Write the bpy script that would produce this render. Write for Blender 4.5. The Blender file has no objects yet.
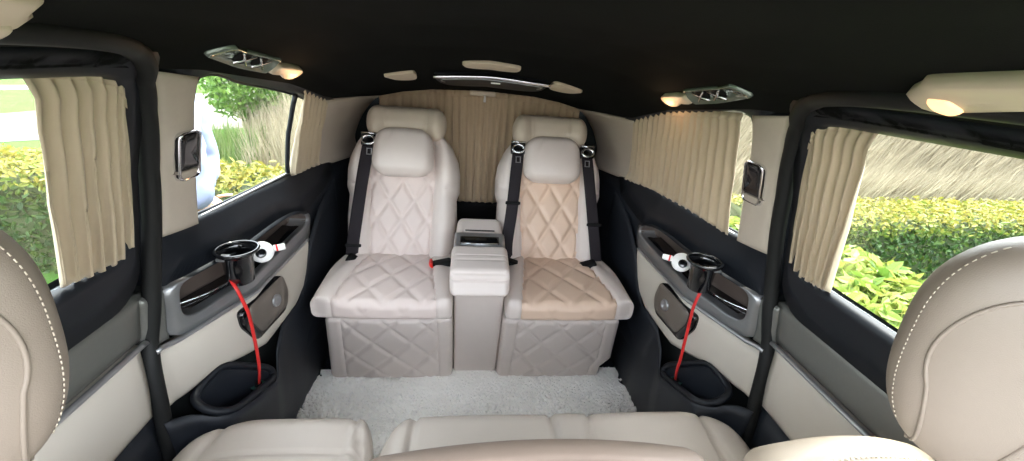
import bpy, bmesh, math, random
import numpy as np
from mathutils import Vector, Matrix

random.seed(7)
RNG = np.random.default_rng(7)
SC = bpy.context.scene
COL = SC.collection

# ------------------------------------------------------------------ camera, light, exposure
# x = across the van (0 = centre line), y = towards the tailgate, z = up from the cabin floor (metres)
def set_camera():
    p, r, y = math.radians(23.58), math.radians(4.7), math.radians(7.05)
    F = Vector((math.sin(y) * math.cos(p), math.cos(y) * math.cos(p), -math.sin(p)))
    R0 = Vector((math.cos(y), -math.sin(y), 0))
    U0 = R0.cross(F)
    R = R0 * math.cos(r) + U0 * math.sin(r)
    U = -R0 * math.sin(r) + U0 * math.cos(r)
    cd = bpy.data.cameras.new('camera')
    cd.sensor_width = 36
    cd.lens = 36 * 400 / 1024
    cd.clip_start = 0.02
    co = bpy.data.objects.new('camera', cd)
    M = Matrix((R, U, -F)).transposed().to_4x4()
    M.translation = Vector((-0.053, 0, 1.28))
    co.matrix_world = M
    COL.objects.link(co)
    SC.camera = co

set_camera()
w = bpy.data.worlds.new('sky')
SC.world = w
w.use_nodes = True
nt = w.node_tree
bg = nt.nodes['Background']
sky = nt.nodes.new('ShaderNodeTexSky')
sky.sky_type = 'NISHITA'
sky.sun_disc = False
sky.sun_elevation = math.radians(70)
sky.sun_rotation = math.radians(35)
sky.dust_density = 3.0
sky.air_density = 1.2
hs = nt.nodes.new('ShaderNodeHueSaturation')
hs.inputs['Saturation'].default_value = 0.3
nt.links.new(sky.outputs[0], hs.inputs['Color'])
nt.links.new(hs.outputs[0], bg.inputs['Color'])
bg.inputs['Strength'].default_value = 0.62
sl = bpy.data.lights.new('sun', 'SUN')
sl.energy = 2.2
sl.angle = math.radians(3)
sl.color = (1.0, 0.95, 0.86)
so = bpy.data.objects.new('sun', sl)
so.rotation_euler = Vector((0.12, 0.36, 1.5)).to_track_quat('Z', 'Y').to_euler()
so.location = (3, 5, 8)
COL.objects.link(so)
vs = SC.view_settings
vs.view_transform = 'Standard'
vs.look = 'None'
vs.gamma = 1.0
vs.use_curve_mapping = False
vs.exposure = 1.98
SC.cycles.max_bounces = 10
SC.cycles.diffuse_bounces = 6
SC.cycles.transparent_max_bounces = 12

# ------------------------------------------------------------------ materials
def srgb(r, g, b):
    f = lambda c: (c / 255) / 12.92 if c / 255 <= 0.04045 else ((c / 255 + 0.055) / 1.055) ** 2.4
    return (f(r), f(g), f(b), 1)

def mat(name, col, rough=0.5, metal=0.0, noise=0.0, nscale=60, bump=0.0, bscale=400, spec=0.5, sheen=0.0, coat=0.0, emit=None, estr=0.0):
    m = bpy.data.materials.new(name)
    m.use_nodes = True
    n, l = m.node_tree.nodes, m.node_tree.links
    b = n['Principled BSDF']
    b.inputs['Base Color'].default_value = col
    b.inputs['Roughness'].default_value = rough
    b.inputs['Metallic'].default_value = metal
    b.inputs['Specular IOR Level'].default_value = spec
    b.inputs['Sheen Weight'].default_value = sheen
    b.inputs['Coat Weight'].default_value = coat
    tc = n.new('ShaderNodeTexCoord')
    if noise:
        t = n.new('ShaderNodeTexNoise')
        t.inputs['Scale'].default_value = nscale
        t.inputs['Detail'].default_value = 4
        l.new(tc.outputs['Object'], t.inputs['Vector'])
        mx = n.new('ShaderNodeMix')
        mx.data_type = 'RGBA'
        mx.inputs[6].default_value = tuple(c * (1 - noise) for c in col[:3]) + (1,)
        mx.inputs[7].default_value = tuple(min(1, c * (1 + noise)) for c in col[:3]) + (1,)
        l.new(t.outputs['Fac'], mx.inputs[0])
        l.new(mx.outputs[2], b.inputs['Base Color'])
    if bump:
        t2 = n.new('ShaderNodeTexNoise')
        t2.inputs['Scale'].default_value = bscale
        t2.inputs['Detail'].default_value = 3
        l.new(tc.outputs['Object'], t2.inputs['Vector'])
        bp = n.new('ShaderNodeBump')
        bp.inputs['Strength'].default_value = bump
        bp.inputs['Distance'].default_value = 0.001
        l.new(t2.outputs['Fac'], bp.inputs['Height'])
        l.new(bp.outputs['Normal'], b.inputs['Normal'])
    if emit:
        b.inputs['Emission Color'].default_value = emit
        b.inputs['Emission Strength'].default_value = estr
    return m

def glass_mat(name, tint, refl=0.06):
    m = bpy.data.materials.new(name)
    m.use_nodes = True
    n, l = m.node_tree.nodes, m.node_tree.links
    n.remove(n['Principled BSDF'])
    t = n.new('ShaderNodeBsdfTransparent')
    t.inputs['Color'].default_value = tint
    g = n.new('ShaderNodeBsdfGlossy')
    g.inputs['Roughness'].default_value = 0.02
    mx = n.new('ShaderNodeMixShader')
    lw = n.new('ShaderNodeLayerWeight')
    pw = n.new('ShaderNodeMath')
    pw.operation = 'POWER'
    pw.inputs[1].default_value = 4.0
    ml = n.new('ShaderNodeMath')
    ml.operation = 'MULTIPLY_ADD'
    ml.inputs[1].default_value = 0.35
    ml.inputs[2].default_value = refl * 0.4
    l.new(lw.outputs['Facing'], pw.inputs[0])
    l.new(pw.outputs[0], ml.inputs[0])
    l.new(ml.outputs[0], mx.inputs[0])
    l.new(t.outputs[0], mx.inputs[1])
    l.new(g.outputs[0], mx.inputs[2])
    l.new(mx.outputs[0], n['Material Output'].inputs['Surface'])
    return m

def leaf_mat(name, cols, rough=0.45, trans=0.35):
    m = bpy.data.materials.new(name)
    m.use_nodes = True
    n, l = m.node_tree.nodes, m.node_tree.links
    b = n['Principled BSDF']
    b.inputs['Roughness'].default_value = rough
    b.inputs['Specular IOR Level'].default_value = 0.3
    at = n.new('ShaderNodeAttribute')
    at.attribute_name = 'tone'
    cr = n.new('ShaderNodeValToRGB')
    e = cr.color_ramp.elements
    e[0].position, e[0].color = 0, cols[0]
    e[1].position, e[1].color = 1, cols[-1]
    for i, c in enumerate(cols[1:-1]):
        x = e.new((i + 1) / (len(cols) - 1))
        x.color = c
    l.new(at.outputs['Fac'], cr.inputs[0])
    l.new(cr.outputs[0], b.inputs['Base Color'])
    tr = n.new('ShaderNodeBsdfTranslucent')
    l.new(cr.outputs[0], tr.inputs['Color'])
    mx = n.new('ShaderNodeMixShader')
    mx.inputs[0].default_value = trans
    l.new(b.outputs[0], mx.inputs[1])
    l.new(tr.outputs[0], mx.inputs[2])
    l.new(mx.outputs[0], n['Material Output'].inputs['Surface'])
    return m

def cloth_mat(name, col, trans):
    m = mat(name, col, 0.9, noise=0.06, nscale=40, bump=0.3, bscale=900, sheen=0.2, spec=0.1)
    n, l = m.node_tree.nodes, m.node_tree.links
    tr = n.new('ShaderNodeBsdfTranslucent')
    tr.inputs['Color'].default_value = col
    mx = n.new('ShaderNodeMixShader')
    mx.inputs[0].default_value = trans
    l.new(n['Principled BSDF'].outputs[0], mx.inputs[1])
    l.new(tr.outputs[0], mx.inputs[2])
    l.new(mx.outputs[0], n['Material Output'].inputs['Surface'])
    return m

M = dict(
    leather=mat('cream_leather', srgb(212, 200, 193), 0.42, noise=0.03, nscale=25, bump=0.35, bscale=700),
    insert_pale=mat('pale_quilted_leather', srgb(216, 200, 193), 0.42, noise=0.03, nscale=25, bump=0.35, bscale=700),
    insert_warm_lit=mat('warm_lit_quilted_leather', srgb(218, 190, 168), 0.42, noise=0.04, nscale=8, bump=0.35, bscale=700),  # warm light on the right seat, painted in as a peach base colour
    headleather=mat('headrest_leather', srgb(196, 182, 164), 0.45, noise=0.03, nscale=25, bump=0.35, bscale=700),
    tan=mat('taupe_leather', srgb(132, 120, 108), 0.48, noise=0.03, nscale=25, bump=0.35, bscale=800),
    seattop=mat('sand_leather', srgb(158, 145, 129), 0.48, noise=0.03, nscale=25, bump=0.35, bscale=800),
    taupe=mat('brown_leather', srgb(136, 119, 106), 0.48, noise=0.04, nscale=25, bump=0.35, bscale=800),
    bench=mat('grey_cream_leather', srgb(186, 175, 164), 0.45, noise=0.03, nscale=20, bump=0.3, bscale=600),
    stitch=mat('pale_stitching', srgb(190, 178, 160), 0.8),
    seam=mat('seam_shadow_thread', srgb(120, 105, 95), 0.8),
    darkseam=mat('dark_gap', srgb(45, 40, 38), 0.9),
    headliner=mat('black_suede_headliner', srgb(21, 22, 21), 0.95, noise=0.25, nscale=9, bump=0.4, bscale=500, spec=0.05),
    flock=mat('black_flocked_trim', srgb(34, 38, 38), 0.85, noise=0.1, nscale=30, bump=0.3, bscale=900, spec=0.15),
    rubber=mat('black_rubber_seal', srgb(22, 23, 23), 0.6, spec=0.3),
    plastic=mat('blue_black_plastic', srgb(29, 33, 40), 0.5, noise=0.06, nscale=20, bump=0.25, bscale=700, spec=0.4),
    sill=mat('satin_black_plastic', srgb(24, 27, 33), 0.45, bump=0.1, bscale=700, spec=0.3),
    gloss=mat('gloss_black_plastic', srgb(14, 15, 18), 0.12, spec=0.6, coat=0.4),
    black=mat('matt_black', srgb(14, 14, 15), 0.7, spec=0.2),
    belt=mat('black_webbing', srgb(40, 36, 40), 0.75, bump=0.6, bscale=1200, spec=0.2),
    grey=mat('grey_brushed_panel', srgb(112, 112, 108), 0.38, metal=0.5, noise=0.06, nscale=120, spec=0.4),
    silver=mat('satin_silver', srgb(165, 166, 168), 0.32, metal=0.75, noise=0.04, nscale=90),
    bezel=mat('satin_grey_metal', srgb(140, 141, 143), 0.35, metal=0.7, noise=0.04, nscale=90),
    chrome=mat('chrome', srgb(225, 226, 230), 0.12, metal=1.0),
    umber=mat('brown_grey_inlay', srgb(96, 84, 78), 0.35, metal=0.25, noise=0.1, nscale=12),
    bronze=mat('bronze_grey_grille', srgb(116, 108, 100), 0.38, metal=0.4, bump=0.6, bscale=900),
    beige=mat('beige_leatherette_panel', srgb(192, 184, 172), 0.55, noise=0.02, nscale=15, bump=0.25, bscale=800),
    pillar=mat('beige_pillar_cloth', srgb(184, 172, 159), 0.8, noise=0.04, nscale=80, bump=0.3, bscale=900, spec=0.2),
    lampbeige=mat('beige_lamp_plastic', srgb(206, 190, 168), 0.5),
    bulb=mat('warm_lit_lens', srgb(255, 190, 130), 0.4, emit=(1.0, 0.55, 0.25, 1), estr=0.5),
    clear=mat('smoked_clear_plastic', srgb(120, 132, 122), 0.15, metal=0.35, spec=0.6, coat=0.5),
    curtain=cloth_mat('beige_curtain_cloth', srgb(190, 174, 150), 0.14),
    curtain_dim=cloth_mat('tan_curtain_cloth', srgb(188, 166, 138), 0.05),
    fleece=mat('white_sheepskin', srgb(255, 252, 246), 0.95, spec=0.05, sheen=0.9),
    carpet=mat('dark_floor_carpet', srgb(28, 30, 36), 0.95, noise=0.2, nscale=200, spec=0.05),
    white=mat('white_plastic', srgb(236, 234, 232), 0.35),
    red=mat('red_cable', srgb(205, 40, 38), 0.4, noise=0.1, nscale=60),
    redbtn=mat('red_button', srgb(225, 45, 40), 0.4),
    socket=mat('green_led_ring', srgb(60, 110, 100), 0.4),
    shirt=mat('pale_blue_shirt_cloth', srgb(150, 160, 190), 0.85, noise=0.04, nscale=30, spec=0.1),
    trousers=mat('navy_trouser_cloth', srgb(40, 48, 66), 0.9),
    skin=mat('skin', srgb(205, 160, 135), 0.55),
    lips=mat('lips', srgb(165, 100, 92), 0.5),
    hair=mat('brown_hair', srgb(70, 52, 40), 0.7),
    shoe=mat('dark_shoe_leather', srgb(35, 28, 25), 0.5),
    glass=glass_mat('window_glass', (0.93, 0.96, 0.94, 1)),
    tinted=glass_mat('tinted_glass', (0.25, 0.27, 0.26, 1)),
    gravel=mat('pale_gravel', srgb(100, 98, 93), 0.95, noise=0.15, nscale=3, spec=0.1),
    lawn=mat('lawn_grass', srgb(62, 92, 40), 0.95, noise=0.3, nscale=2.5, spec=0.05),
    asphalt=mat('grey_paving', srgb(104, 102, 100), 0.95, noise=0.12, nscale=6, spec=0.1),
    hedgecore=mat('dark_hedge_wood', srgb(52, 62, 30), 0.95, noise=0.3, nscale=14),
    bank=mat('dry_reed_litter', srgb(140, 130, 110), 0.95, noise=0.25, nscale=4),
    hedge=leaf_mat('hedge_leaves', [srgb(36, 62, 30), srgb(60, 90, 36), srgb(104, 114, 44), srgb(134, 124, 54)]),
    brightleaf=leaf_mat('laurel_leaves', [srgb(52, 84, 32), srgb(84, 114, 42), srgb(124, 138, 60), srgb(150, 148, 80)]),
    bushleaf=leaf_mat('bush_leaves', [srgb(66, 98, 38), srgb(90, 126, 48), srgb(120, 146, 66)]),
    reed=leaf_mat('dry_reeds', [srgb(128, 118, 98), srgb(140, 130, 109), srgb(154, 145, 124)], 0.8, 0.4),
    greenreed=leaf_mat('green_grass_blades', [srgb(64, 92, 40), srgb(92, 116, 58), srgb(122, 130, 84)], 0.7, 0.3),
)

# ------------------------------------------------------------------ helpers
def link(o, parent=None):
    COL.objects.link(o)
    if parent is not None:
        o.parent = parent
        o.matrix_parent_inverse = Matrix.Translation(parent.location).inverted()
    return o

def obj(name, V, Fc, m, parent=None, smooth=True):
    me = bpy.data.meshes.new(name)
    me.from_pydata([tuple(map(float, v)) for v in V], [], [tuple(int(i) for i in f) for f in Fc])
    me.update()
    if smooth:
        me.polygons.foreach_set('use_smooth', [True] * len(me.polygons))
    me.materials.append(M[m] if isinstance(m, str) else m)
    return link(bpy.data.objects.new(name, me), parent)

def recalc(o):
    bm = bmesh.new()
    bm.from_mesh(o.data)
    bmesh.ops.recalc_face_normals(bm, faces=bm.faces)
    bm.to_mesh(o.data)
    bm.free()
    return o

def tag(o, label=None, cat=None, group=None, kind=None):
    if label: o['label'] = label
    if cat: o['category'] = cat
    if group: o['group'] = group
    if kind: o['kind'] = kind
    return o

def thing(name, label, cat, loc=(0, 0, 0), group=None, kind=None):
    o = bpy.data.objects.new(name, None)
    o.empty_display_size = 0.05
    o.location = loc
    COL.objects.link(o)
    return tag(o, label, cat, group, kind)

def lab(o, text):
    o['label'] = text
    return o

class MB:
    """collects shapes that become ONE mesh"""
    def __init__(s): s.V, s.F = [], []
    def add(s, V, Fc):
        k = len(s.V)
        s.V += [tuple(v) for v in V]
        s.F += [tuple(int(i) + k for i in f) for f in Fc]
        return s
    def build(s, name, m, parent=None, smooth=True): return recalc(obj(name, s.V, s.F, m, parent, smooth))

def grid_faces(nu, nv, cu=False, cv=False):
    Fc = []
    for i in range(nu if cu else nu - 1):
        for j in range(nv if cv else nv - 1):
            a, b = i, (i + 1) % nu
            c, d = j, (j + 1) % nv
            Fc.append((a * nv + c, b * nv + c, b * nv + d, a * nv + d))
    return Fc

def loft(rings, closed=True, caps=False):
    n = len(rings[0])
    V = [p for r in rings for p in r]
    Fc = grid_faces(len(rings), n, False, closed)
    if caps:
        Fc += [tuple(range(n)), tuple(range((len(rings) - 1) * n, len(rings) * n))]
    return V, Fc

def tube(path, r, n=10, rb=None, up=None, closed=False):
    """sweep of an ellipse (r across, rb along 'up') down a path"""
    P = [Vector(p) for p in path]
    rings = []
    N = None
    L = len(P)
    for i, p in enumerate(P):
        if closed: t = P[(i + 1) % L] - P[i - 1]
        else: t = P[min(i + 1, L - 1)] - P[max(i - 1, 0)]
        t.normalize()
        if up is not None: N = Vector(up) - t * t.dot(Vector(up))
        elif N is None:
            a = Vector((0, 0, 1)) if abs(t.z) < 0.9 else Vector((1, 0, 0))
            N = a - t * a.dot(t)
        else: N = N - t * N.dot(t)
        N.normalize()
        B = t.cross(N)
        ra = r(i / max(1, L - 1)) if callable(r) else r
        rr = (rb if rb is not None else ra)
        rings.append([p + B * ra * math.cos(2 * math.pi * k / n) + N * rr * math.sin(2 * math.pi * k / n) for k in range(n)])
    if closed: rings.append(rings[0])
    return loft(rings, True, not closed)

def smooth_path(pts, n=8, closed=False):
    """Catmull-Rom through the points"""
    P = [np.array(p, float) for p in pts]
    out = []
    L = len(P)
    for i in range(L if closed else L - 1):
        g = (lambda k: P[k % L]) if closed else (lambda k: P[min(max(k, 0), L - 1)])
        a, b, c, d = g(i - 1), g(i), g(i + 1), g(i + 2)
        for k in range(n):
            t = k / n
            out.append(0.5 * ((2 * b) + (c - a) * t + (2 * a - 5 * b + 4 * c - d) * t * t + (3 * b - a - 3 * c + d) * t ** 3))
    if not closed: out.append(P[-1])
    return out

def resample(pts, n, closed=False):
    P = np.array(pts, float)
    if closed: P = np.vstack([P, P[:1]])
    s = np.r_[0, np.cumsum(np.linalg.norm(np.diff(P, axis=0), axis=1))]
    t = np.linspace(0, s[-1], n + (1 if closed else 0))
    if closed: t = t[:-1]
    return np.stack([np.interp(t, s, P[:, k]) for k in range(P.shape[1])], 1)

def rbox_arrays(dim, r, res, deform=None):
    """rounded box centred at 0; deform(P array, N array) -> P array"""
    h = np.array(dim, float) / 2
    r = min(r, h.min() * 0.999)
    idx, V, Fc = {}, [], []
    def axis_pts(a):
        n = max(2, int(round(dim[a] / res)))
        k = 4
        mid = np.linspace(-(h[a] - r), h[a] - r, n + 1)
        ang = np.tan(np.linspace(0, math.pi / 4, k + 1)[1:])
        return np.r_[-(h[a] - r) - r * ang[::-1], mid, h[a] - r + r * ang]
    ax = [axis_pts(a) for a in range(3)]
    def vid(p):
        key = tuple(np.round(p, 6))
        if key not in idx:
            idx[key] = len(V)
            V.append(p)
        return idx[key]
    for a in range(3):
        b, c = (a + 1) % 3, (a + 2) % 3
        for s in (-1, 1):
            ids = np.zeros((len(ax[b]), len(ax[c])), int)
            for i, u in enumerate(ax[b]):
                for j, v in enumerate(ax[c]):
                    p = np.zeros(3)
                    p[a], p[b], p[c] = s * h[a], u, v
                    ids[i, j] = vid(p)
            for i in range(len(ax[b]) - 1):
                for j in range(len(ax[c]) - 1):
                    q = (ids[i, j], ids[i + 1, j], ids[i + 1, j + 1], ids[i, j + 1])
                    Fc.append(q if s > 0 else q[::-1])
    P = np.array(V)
    inner = np.clip(P, -(h - r), h - r)
    D = P - inner
    N = D / np.maximum(np.linalg.norm(D, axis=1, keepdims=True), 1e-9)
    P = inner + N * r
    if deform is not None: P = deform(P, N)
    return P, Fc

def rbox(name, dim, r, res, m, parent=None, deform=None, loc=(0, 0, 0)):
    P, Fc = rbox_arrays(dim, r, res, deform)
    return recalc(obj(name, P + np.array(loc), Fc, m, parent))

def split_rbox(dim, r, res, deform, classify, specs, parent):
    """one rounded, deformed body cut along its seams into several part meshes. specs: {class: (name, material)}"""
    P0, Fc = rbox_arrays(dim, r, res, None)
    P, _ = rbox_arrays(dim, r, res, deform)
    cls = [classify(P0[list(f)].mean(0)) for f in Fc]
    out = {}
    for k, (nm, m) in specs.items():
        fs = [f for f, c in zip(Fc, cls) if c == k]
        if not fs: continue
        used = sorted({i for f in fs for i in f})
        mp = {i: j for j, i in enumerate(used)}
        out[k] = obj(nm, P[used], [[mp[i] for i in f] for f in fs], m, parent)
    return out

def lathe(prof, n=24, cx=0, cy=0, cz=0, sx=1, sy=1):
    rings = [[(cx + r * sx * math.cos(2 * math.pi * k / n), cy + r * sy * math.sin(2 * math.pi * k / n), cz + z) for k in range(n)] for r, z in prof]
    return loft(rings, True, True)

# ------------------------------------------------------------------ shell of the van: half width as a function of (y, z)
def ip(x, pts):
    if x <= pts[0][0]: return pts[0][1]
    for (a, b), (c, d) in zip(pts, pts[1:]):
        if x <= c: return b + (d - b) * (x - a) / (c - a)
    return pts[-1][1]

PROF = [(-.1, .65), (.30, .70), (.55, .715), (.66, .722), (.78, .705), (.90, .675), (1.04, .64), (1.15, .60), (1.20, .575), (1.25, .52), (1.29, .42), (1.32, .28), (1.335, 0), (1.34, -.5)]
DROP = [(.7, 0), (.9, .005), (1.2, .04), (1.5, .12), (1.9, .21), (2.2, .23)]
TLO = [(.76, 0), (1.0, .085), (1.4, .10), (2, .12)]
THI = [(.76, 0), (1.2, .03), (1.5, .05), (2, .07)]

def sm(a, b, x):
    t = min(1, max(0, (x - a) / (b - a)))
    return t * t * (3 - 2 * t)

def W(y, z):
    zz = z + ip(y, DROP) * sm(.85, 1.15, z)
    k = sm(.72, .88, z)
    lo = ip(y, TLO) * sm(.0, .3, z)
    return ip(zz, PROF) - lo * (1 - k) - ip(y, THI) * k

def wp(s, y, z, off=0.0):
    """point on the side wall, s = -1 (image left) or 1, off > 0 further out"""
    return (s * (W(y, z) + off), y, z)

def strip(s, top, bot, n, m_, offs=0.0, thick=0.03, puff=0.0):
    """closed padded slab on the wall between two (y, z) edge lines"""
    T, B = resample(top, n), resample(bot, n)
    vs = np.linspace(0, 1, m_)
    front = []
    for i in range(n):
        col = []
        for v in vs:
            y, z = T[i] * (1 - v) + B[i] * v
            eu = min(i, n - 1 - i) / 2.5
            ev = min(v, 1 - v) * (m_ - 1) / 2.5
            e = min(1, min(eu, ev))
            rd = 0.007 * (1 - math.sqrt(max(0, 1 - (1 - e) ** 2)))
            col.append(wp(s, y, z, offs + rd - puff * min(1, 4 * v * (1 - v))))
        front.append(col)
    back = [[wp(s, T[i][0] * (1 - v) + B[i][0] * v, T[i][1] * (1 - v) + B[i][1] * v, offs + thick) for v in vs] for i in range(n)]
    V = [p for c in front for p in c] + [p for c in back for p in c]
    k = n * m_
    Fc = grid_faces(n, m_)
    Fc += [tuple(k + i for i in f[::-1]) for f in grid_faces(n, m_)]
    edge = [i * m_ for i in range(n)] + [(n - 1) * m_ + j for j in range(1, m_)] + [i * m_ + m_ - 1 for i in range(n - 2, -1, -1)] + [j for j in range(m_ - 2, 0, -1)]
    for a, b in zip(edge, edge[1:] + edge[:1]): Fc.append((a, b, k + b, k + a))
    return V, Fc

def rrect(y0, y1, z0, z1, r, n=6):
    out = []
    for cy, cz, a0 in ((y1 - r, z1 - r, 0), (y0 + r, z1 - r, 90), (y0 + r, z0 + r, 180), (y1 - r, z0 + r, 270)):
        for k in range(n + 1):
            a = math.radians(a0 + 90 * k / n)
            out.append((cy + r * math.cos(a), cz + r * math.sin(a)))
    return out

def ring(s, inner, outer, n=160, depth=0.05, lip=0.012, off=0.0, steps=6, back=None):
    """frame on the wall: rolls from the pane (depth out) over a rounded lip to the outer loop"""
    def al(l):
        R_ = resample(l, n, True)
        c = R_.mean(0)
        k = int(np.argmin(np.arctan2(R_[:, 1] - c[1], R_[:, 0] - c[0]) % (2 * math.pi)))
        return np.roll(R_, -k, axis=0)
    I, O = al(inner), al(outer)
    rings = [[wp(s, *p, off + depth) for p in I], [wp(s, *p, off + lip * 1.2) for p in I]]
    for k in range(1, steps + 1):
        a = k / steps * math.pi / 2
        tt = 0.0
        rings.append([])
        for p, q in zip(I, O):
            d = q - p
            L = np.linalg.norm(d) + 1e-9
            x = p + d / L * min(lip, L * .45) * (1 - math.cos(a)) 
            rings[-1].append(wp(s, *x, off + lip * 1.2 * (1 - math.sin(a))))
    for f in (0.5, 1.0):
        rings.append([wp(s, *(p + (q - p) * f), off) for p, q in zip(I, O)])
    rings.append([wp(s, *q, off + (depth if back is None else back)) for q in O])
    return loft(rings, True, False)

def pane(s, loop, off):
    """glass pane following the wall's curve, with thickness"""
    n = 24
    P = np.array(loop)
    c = P.mean(0)
    L = resample(loop, 64, True)
    V, Fc = [], []
    for o in (off, off + 0.004):
        base = len(V)
        for f in (1.0, .75, .5, .25):
            V += [wp(s, *(c + (p - c) * f), o) for p in L]
        V.append(wp(s, *c, o))
        for r_ in range(3):
            for i in range(64):
                j = (i + 1) % 64
                Fc.append((base + r_ * 64 + i, base + r_ * 64 + j, base + (r_ + 1) * 64 + j, base + (r_ + 1) * 64 + i))
        for i in range(64):
            Fc.append((base + 192 + i, base + 192 + (i + 1) % 64, base + 256))
    for i in range(64):
        j = (i + 1) % 64
        Fc.append((i, j, 257 + j, 257 + i))
    return V, Fc

def roundpoly(pts, r, n=5):
    P = [np.array(p, float) for p in pts]
    out = []
    for i, p in enumerate(P):
        a, b = P[i - 1] - p, P[(i + 1) % len(P)] - p
        la, lb = np.linalg.norm(a), np.linalg.norm(b)
        k = min(r, la * .45, lb * .45)
        p0, p1 = p + a / la * k, p + b / lb * k
        for t in np.linspace(0, 1, n): out.append(p0 * (1 - t) ** 2 + 2 * p * t * (1 - t) + p1 * t * t)
    return out

def inside(p, poly):
    x, y = p
    r = False
    for (a, b), (c, d) in zip(poly, poly[1:] + poly[:1]):
        if (b > y) != (d > y) and x < (c - a) * (y - b) / (d - b) + a: r = not r
    return r

WIN_DOOR = [(y + (.030 * (1.205 - z) / .32 - .006 if y > .3 else 0), z + (min(.028, max(0, .69 - y) * .12) if z > 1.1 else 0)) for y, z in rrect(-.40, .705, .885, 1.205, .045)]
WIN_Q = smooth_path([(.885, 1.19), (1.05, 1.172), (1.27, 1.13), (1.44, 1.075), (1.53, 1.02), (1.56, .92), (1.545, .865), (1.45, .857), (1.2, .868), (.95, .88), (.90, .90), (.885, 1.0)], 5, True)
WIN_Q = [tuple(p) for p in WIN_Q]

def zc(x, y):
    lo, hi = 0.9, 1.3349
    for _ in range(30):
        m = (lo + hi) / 2
        if W(y, m) > abs(x): lo = m
        else: hi = m
    return lo

# ------------------------------------------------------------------ the setting
def outer_wall(s, name):
    b = MB()
    ys = np.arange(-.5, 2.121, .02)
    zs = np.arange(-.06, 1.281, .02)
    off = .062
    id_ = {}
    def vid(i, j, o):
        k = (i, j, o)
        if k not in id_:
            id_[k] = len(b.V)
            b.V.append(wp(s, ys[i], zs[j], off + (0.02 if o else 0)) if zs[j] + ip(ys[i], DROP) < 1.3 else (s * .36, ys[i], zs[j]))
        return id_[k]
    top = lambda y: 1.27 - ip(y, DROP) * .92
    for i in range(len(ys) - 1):
        for j in range(len(zs) - 1):
            c = (ys[i] + .01, zs[j] + .01)
            if c[1] > top(c[0]): continue
            if any(inside((c[0] + a, c[1] + e), w_) for w_ in (WIN_DOOR, WIN_Q) for a, e in ((0, 0), (.045, 0), (-.045, 0), (0, .03), (0, -.045))): continue
            b.F.append((vid(i, j, 0), vid(i + 1, j, 0), vid(i + 1, j + 1, 0), vid(i, j + 1, 0)))
            b.F.append((vid(i, j, 1), vid(i, j + 1, 1), vid(i + 1, j + 1, 1), vid(i + 1, j, 1)))
    return tag(b.build(name, 'flock'), kind='structure')

outer_wall(-1, 'wall_left')
outer_wall(1, 'wall_right')

def floor():
    V, Fc = rbox_arrays((1.42, 2.75, .05), .005, .5)
    tag(recalc(obj('floor', V + np.array((0, .76, -.028)), Fc, 'carpet')), kind='structure')
floor()

def headliner():
    ze = [(-.5, 1.225), (.6, 1.225), (.85, 1.212), (1.2, 1.165), (1.43, 1.108), (1.75, 1.085), (2.1, 1.06)]
    ys = np.linspace(.08, 2.06, 90)  # front of the roof left off so more daylight reaches the cabin
    rings, outer = [], []
    for y in ys:
        e = ip(y, ze)
        xe = W(y, e)
        xs = np.sin(np.linspace(-math.pi / 2, math.pi / 2, 61)) * xe
        row = [(x, y, e if abs(abs(x) - xe) < 1e-6 else zc(x, y)) for x in xs]
        row = [(-xe - .05, y, e + .004)] + row + [(xe + .05, y, e + .004)]
        rings.append(row)
    up = [[(x * 1.02, y, z + .03 + .03 * (1 - min(1, abs(x) / .5))) for x, y, z in r] for r in rings]
    b = MB()
    b.add(*loft(rings, False))
    b.add(*loft(up, False))
    o = b.build('ceiling', 'headliner')
    tag(o, kind='structure')
headliner()

def rear_wall():
    b = MB()
    n = 40
    zs = np.linspace(-.03, 1.14, 30)
    for yo in (2.07, 2.11):
        rows = []
        for z in zs:
            xm = max(.3, min(.72, W(2.05, z) + .07)) if z < 1.09 else .52
            rows.append([(x, yo, z) for x in np.linspace(-xm, xm, n)])
        b.add(*loft(rows, False))
    tag(b.build('wall_rear', 'flock'), kind='structure')
    # lower dark lining of the tailgate that closes the boot behind the seats
    V, Fc = rbox_arrays((1.18, .04, .62), .015, .06)
    tag(recalc(obj('trim_1', V + np.array((0, 2.0, .25)), Fc, 'black')), kind='structure')
rear_wall()

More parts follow.
